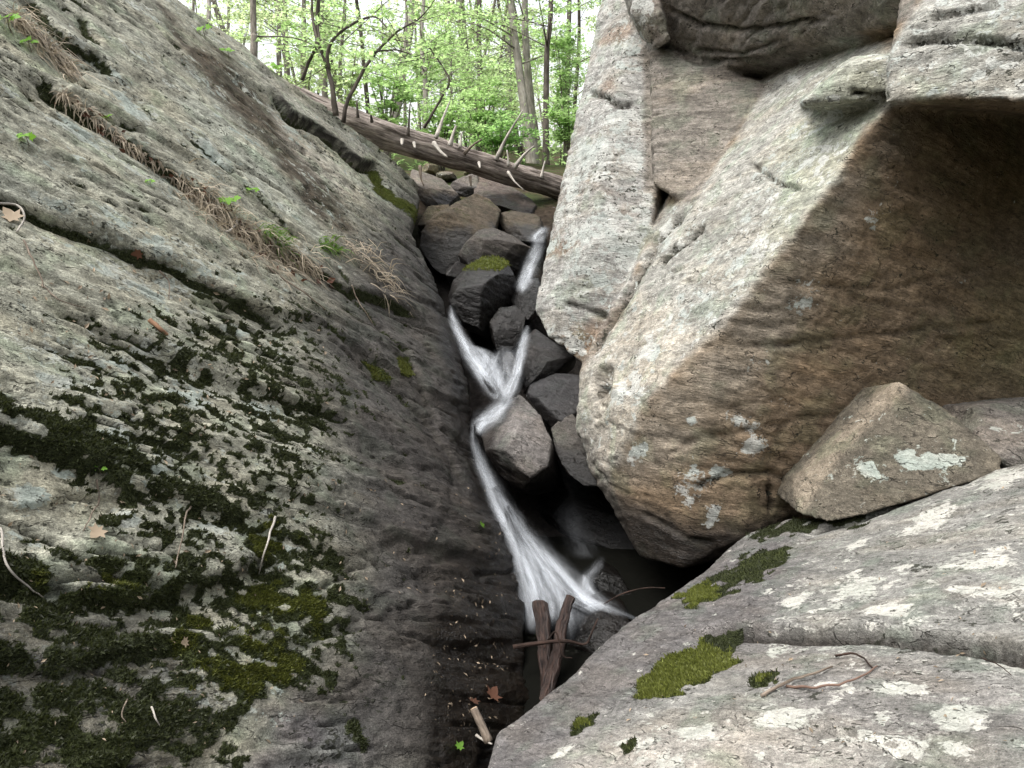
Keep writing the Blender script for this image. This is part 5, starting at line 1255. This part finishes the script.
def grass_mat(sf, path, n, L, w, mat, rng, label, name, width=9, down=.9, lift=.35, cat='dead grass'):
    """blades combed down the slope from a crack; ONE mesh"""
    path = spline(np.array(path, float), 60); Vs = []; Fs = []; k = 0; lv_ = []
    for i in range(n):
        t = rng.integers(60); x, y = path[t] + rng.normal(size=2) * width * (.5, .5)
        r = sf.at(x, y)
        if r is None: continue
        p, N, _ = r; d = np.linalg.norm(p - CAM)
        g = np.array([0, 0, -1.0]); g = g - (g @ N) * N; g /= np.linalg.norm(g)
        dirv = g * down + N * lift * rng.uniform(.1, 1) + rng.normal(size=3) * .7
        dirv /= np.linalg.norm(dirv); ln = L / FOC * d * rng.uniform(.4, 1.4); ww = w / FOC * d * rng.uniform(.6, 1.3)
        B_ = np.cross(dirv, N + rng.normal(size=3) * .3); B_ /= np.linalg.norm(B_)
        a = p + N * .004; m1 = a + dirv * ln * .4; m2 = m1 + (dirv * .8 + g * .5 - N * .25) * ln * .3; e = m2 + (dirv * .5 + g * .8 - N * .15) * ln * .3
        Vs += [a - B_ * ww, a + B_ * ww, m1 - B_ * ww, m1 + B_ * ww, m2 - B_ * ww * .7, m2 + B_ * ww * .7, e]
        Fs += [(k, k + 1, k + 3, k + 2), (k + 2, k + 3, k + 5, k + 4), (k + 4, k + 5, k + 6)]; k += 7
        lv_ += [rng.uniform()] * 7
    me = mesh_arrays(name, np.array(Vs), Fs, [mat], smooth=False); add_attr(me, 'leafv', np.array(lv_))
    tag(obj(name, me), label, cat, kind='stuff')
def build_small(lo, LV, LN, Ls, lmoss, lmossy, fo, FV, FN, Fs_, fmoss, fmossy):
    rng = np.random.default_rng(5)
    def vis(V, N):
        px, py = project(V); return (px > -30) & (px < 1054) & (py > -30) & (py < 800) & (np.einsum('ij,ij->i', N, CAM - V) > 0) & ((V - CAM) @ FW > 0)
    v = vis(LV, LN)
    tufts('moss', LV, LN, np.where(v & (lmoss > .55) & (lmossy < .3))[0], 80000, .012, M_MOSS, lo, rng)
    tufts('green_moss', LV, LN, np.where(v & (lmoss > .55) & (lmossy >= .3))[0], 34000, .009, M_MOSS_GREEN, lo, rng)
    v = vis(FV, FN)
    tufts('green_moss', FV, FN, np.where(v & (fmoss > .5) & (fmossy >= .45))[0], 22000, .010, M_MOSS_BRIGHT, fo, rng)
    tufts('moss', FV, FN, np.where(v & (fmoss > .5) & (fmossy < .45))[0], 9000, .009, M_MOSS, fo, rng)
    c2 = [(60, 92), (73, 103), (110, 130), (143, 154), (187, 186), (227, 220), (267, 248), (310, 268)]
    grass_mat(Ls, [(10, 12), (40, 38), (70, 72)], 560, 24, .4, M_STRAW, rng, 'mat of dead straw hanging from the crack at the top left of the slab', 'dead_grass')
    grass_mat(Ls, c2[:5], 380, 12, .5, M_STRAW, rng, 'sparse dead stalks along the upper part of the long slab crack', 'dead_grass', width=5)
    grass_mat(Ls, c2[4:], 1300, 22, .4, M_STRAW, rng, 'thick mat of pale dead grass in the long crack in the middle of the slab', 'dead_grass', width=17)
    grass_mat(Ls, [(335, 235), (370, 262), (395, 290)], 260, 24, .4, M_STRAW, rng, 'wispy dead stalks hanging near the brown band of the slab', 'dead_grass', width=14)
    grass_mat(Ls, [(262, 228), (285, 245)], 130, 15, .6, M_GRASS, rng, 'green grass tuft among the dead grass on the slab', 'grass', width=9, down=.2, lift=1.2, cat='grass')
    grass_mat(Ls, [(320, 244), (338, 248)], 110, 12, .6, M_GRASS, rng, 'small dark green tuft at the end of the slab crack', 'grass', width=8, down=.2, lift=1.2, cat='grass')
    full = [(-20, 0), (180, 0), (430, 190), (470, 430), (520, 600), (470, 768), (-20, 768)]
    low = [(0, 540), (300, 540), (350, 640), (260, 768), (0, 768)]
    wetb = [(450, 570), (520, 600), (500, 720), (450, 760), (425, 700)]
    chips('leaf_litter', Ls, [(low, 1), (wetb, 1), (wetb, 1), ([(250, 480), (500, 480), (500, 600), (330, 600)], .8), ([(0, 440), (240, 520), (300, 580), (0, 640)], 1)], 400, 3.6, M_LITTER, rng, 'flakes of dry leaf scattered over the mossy lower slab')
    chips('leaf_litter', Ls, [([(50, 90), (70, 95), (240, 215), (320, 265), (340, 290), (290, 285), (170, 178), (60, 110)], 1)], 300, 7, M_RED, rng, 'rust-coloured dead leaves caught in the long slab crack', elong=1.8, tilt=.6)
    chips('leaf_litter', Fs_, [([(640, 640), (760, 600), (1010, 480), (1010, 760), (600, 760)], .6)], 110, 4, M_LITTER, rng, 'tiny dry flakes scattered on the pale foreground rock')
    chips('leaf_litter', Ls, [([(60, 200), (330, 330), (330, 480), (120, 480), (0, 330)], 1)], 150, 4.5, M_LITTER, rng, 'few dry flakes on the dry middle of the slab')
    for k, (x, y, s, l) in enumerate([(232, 203, 20, 'bright green maple seedling on the grassy crack of the slab'), (101, 467, 13, 'single bright green leaf sprout above the moss ledge'), (28, 140, 16, 'pale green seedling high on the left slab edge'),
                                      (106, 120, 13, 'small green seedling at the upper part of the long crack'), (12, 26, 22, 'yellow-green seedling in the top left corner of the slab'), (34, 44, 16, 'second seedling, just below the corner one, by the straw mat'),
                                      (150, 182, 9, 'tiny sprout below the long crack of the slab'), (205, 32, 14, 'green sprout on the crest near the first trunk'), (228, 52, 12, 'small sprig on the crest below the brown band'), (257, 190, 11, 'leafy sprig on the pale stripe above the grassy crack'), (285, 62, 14, 'sprig on the crest behind the layered ledge')]):
        seedling(Ls, x, y, s, l, k, 2 if k == 1 else 4)
    tw = [([(0, 528), (6, 560), (18, 582), (40, 595)], 1.6, .8, M_STUB, 'pale curved twig at the left edge of the slab', .02),
          ([(272, 517), (262, 535), (257, 552), (258, 575)], 1.8, .8, M_STUB, 'white bent twig upright on the mossy lower slab', .03),
          ([(190, 504), (180, 520), (176, 540), (174, 566)], 1.4, .7, M_TWIG, 'brown twig left of the white bent twig on the moss', .03),
          ([(97, 478), (92, 500), (86, 515), (84, 532)], 1.2, .7, M_TWIG, 'thin twig hanging below the single leaf sprout', .02),
          ([(22, 240), (30, 262), (38, 282), (42, 288)], 1.2, .8, M_TWIG, 'short curved twig near the left edge of the dry slab', .02),
          ([(40, 285), (55, 300), (68, 305), (84, 309)], 1.0, .5, M_TWIG, 'thin flat twig under the short curved one on the dry slab', .01),
          ([(160, 268), (166, 284), (169, 300)], 1.0, .5, M_TWIG, 'short thin twig below the long dark crack', .015),
          ([(244, 240), (270, 272), (300, 295), (325, 308)], 1.4, .8, M_TWIG, 'long dry stem lying below the dead grass', .02),
          ([(350, 285), (358, 305), (372, 325)], .9, .5, M_TWIG, 'thin pale stalk hanging near the wet part of the slab', .02),
          ([(148, 708), (152, 718), (160, 724)], 1.3, .7, M_STUB, 'tiny white twig low on the moss', .015),
          ([(126, 700), (118, 714), (122, 722)], 1.0, .6, M_TWIG, 'tiny brown twig low on the moss', .01),
          ([(0, 200), (12, 210), (20, 222), (16, 232)], 1.6, 1.0, M_STUB, 'curled pale root at the left end of the dark crack', .03),
          ([(226, 232), (234, 226), (236, 216)], 1.6, 1.0, M_STUB, 'white hooked twig below the maple seedling', .02)]
    for k, (p, a, b, m, l, ar) in enumerate(tw): surf_twig(Ls, p, a, b, m, l, arch=ar, seed=k)
    surf_twig(Ls, [(148, 320), (157, 328), (167, 335)], 3.2, 2.6, M_LITTER_BARK, 'flat orange-brown chip of bark on the dry slab', 'bark chip', seed=20)
    surf_twig(Fs_, [(760, 696), (790, 684), (812, 678), (832, 668)], 2.2, 1.2, M_TWIG, 'grey forked twig lying on the foreground rock', arch=.012, seed=21)
    surf_twig(Fs_, [(786, 687), (815, 690), (845, 688), (862, 681), (876, 666)], 1.8, .9, M_TWIG_RED, 'reddish curved twig on the foreground rock', arch=.012, seed=22)
    surf_twig(Fs_, [(835, 657), (850, 657), (866, 662), (872, 668)], 1.6, .9, M_TWIG_DARK, 'short dark twig by the reddish one on the foreground rock', arch=.01, seed=23)
    surf_twig(Fs_, [(980, 657), (994, 668), (1012, 676)], .9, .5, M_TWIG_DARK, 'fine dark stem at the right edge of the foreground rock', arch=.01, seed=24)
    fallen_leaf(Ls, 490, 694, 17, M_RED, 'rust-brown fallen leaf on the black wet rock', 1, .5)
    fallen_leaf(Ls, 470, 703, 12, M_RED, 'smaller dull brown leaf beside the cut stick', 2, .2)
    fallen_leaf(Ls, 480, 525, 8, M_LEAF_NEAR, 'bright green leaf on the wet wall beside the main fall', 3, .7)
    fallen_leaf(Ls, 456, 747, 9, M_LEAF_NEAR, 'small green leaf at the bottom of the wet wall', 4, .5)
    fallen_leaf(Ls, 10, 216, 17, M_LITTER, 'curled brown leaf at the left end of the long dark crack', 5, .9)
    fallen_leaf(Ls, 136, 254, 10, M_RED, 'small orange leaf lying in the long dark crack', 6, .9)
    fallen_leaf(Ls, 95, 535, 16, M_LITTER, 'crumpled tan leaf on the moss ledge', 7, .9)
    fallen_leaf(Ls, 185, 640, 9, M_LITTER, 'pale tan leaf scrap in the middle of the green moss', 8, .9)
# ================================================================ LIGHT, CAMERA
def build_light():
    sc = bpy.context.scene
    w = bpy.data.worlds.new('World'); sc.world = w; w.use_nodes = True; nt = w.node_tree; nt.nodes.clear()
    out = nt.nodes.new('ShaderNodeOutputWorld'); bg = nt.nodes.new('ShaderNodeBackground'); sky = nt.nodes.new('ShaderNodeTexSky'); hs = nt.nodes.new('ShaderNodeHueSaturation')
    sky.sky_type = 'NISHITA'; sky.sun_disc = False
    el, az = math.radians(62), math.radians(SUN_AZ)
    sky.sun_elevation = el; sky.sun_rotation = az; sky.air_density = 1.6; sky.dust_density = 5.0; sky.ozone_density = 1.0
    hs.inputs['Saturation'].default_value = .22; hs.inputs['Value'].default_value = 2.6
    nt.links.new(sky.outputs[0], hs.inputs['Color']); nt.links.new(hs.outputs[0], bg.inputs[0]); bg.inputs[1].default_value = SKY; nt.links.new(bg.outputs[0], out.inputs[0])
    sun = bpy.data.lights.new('sun', 'SUN'); so = link(bpy.data.objects.new('sun', sun))
    sun.energy = SUN; sun.angle = math.radians(16); sun.color = (1.0, .965, .91)
    d = Vector((math.sin(az) * math.cos(el), math.cos(az) * math.cos(el), math.sin(el)))      # towards the sun
    so.rotation_euler = d.to_track_quat('Z', 'Y').to_euler()
    cam = bpy.data.cameras.new('camera'); co = link(bpy.data.objects.new('camera', cam)); co.location = CAM; co.rotation_euler = (math.radians(90) - PITCH, 0, 0)
    cam.sensor_width = 36; cam.lens = FOC / 1024 * 36; cam.clip_end = 2000; cam.clip_start = .02
    sc.camera = co; sc.view_settings.view_transform = 'Standard'; sc.view_settings.look = 'None'; sc.view_settings.exposure = 0; sc.view_settings.gamma = 1
    sc.cycles.max_bounces = 5; sc.cycles.transparent_max_bounces = 16; sc.cycles.diffuse_bounces = 3; sc.cycles.adaptive_threshold = .02
SUN_AZ, SKY, SUN = -115, .15, 1.5
t = NT('orange_bark'); M_LITTER_BARK = t.done(t.principled((.24, .135, .08), .85))
t = NT('red_twig'); M_TWIG_RED = t.done(t.principled((.15, .095, .072), .85))
import time
_t = time.time()
def lap(s): print('%-10s %.1fs' % (s, time.time() - _t))
lo, LV, LF, lmoss, lmossy = paint_left(); lap('left')
fo, FV, FF, fmoss, fmossy = paint_front(); lap('front')
bo, BV, BF = paint_big(); lap('big')
all_boulders(); ST = paint_stones(); lap('stones')
for _k, _box, _n in (('dark', [(462, 270), (478, 258), (494, 256), (510, 264), (500, 270), (482, 270)], 2600), ('brown', [(440, 205), (466, 194), (495, 206), (480, 214), (450, 214)], 0)):
    if not _n: continue
    _V, _F, _s = ROCKS[_k]; _N = vnormals(_V, _F); _x, _y = project(_V)
    _sel = np.where((poly_in(_x, _y, _box) > -1 + 2 * fbm(_V * 9, 2)) & (_N[:, 2] > .1))[0]
    tufts('moss', _V - _V.mean(0), _N, _sel, _n, .022, M_MOSS_BRIGHT, ST[_k], np.random.default_rng(3))
build_ground(); build_water(); lap('water')
build_log(); build_sticks(); build_forest(); build_saplings(); lap('forest')
Ls = Surf(LV, LF); Fs_ = Surf(FV, FF)
build_small(lo, LV, Ls.N, Ls, lmoss, lmossy, fo, FV, Fs_.N, Fs_, fmoss, fmossy); lap('small')
build_light()
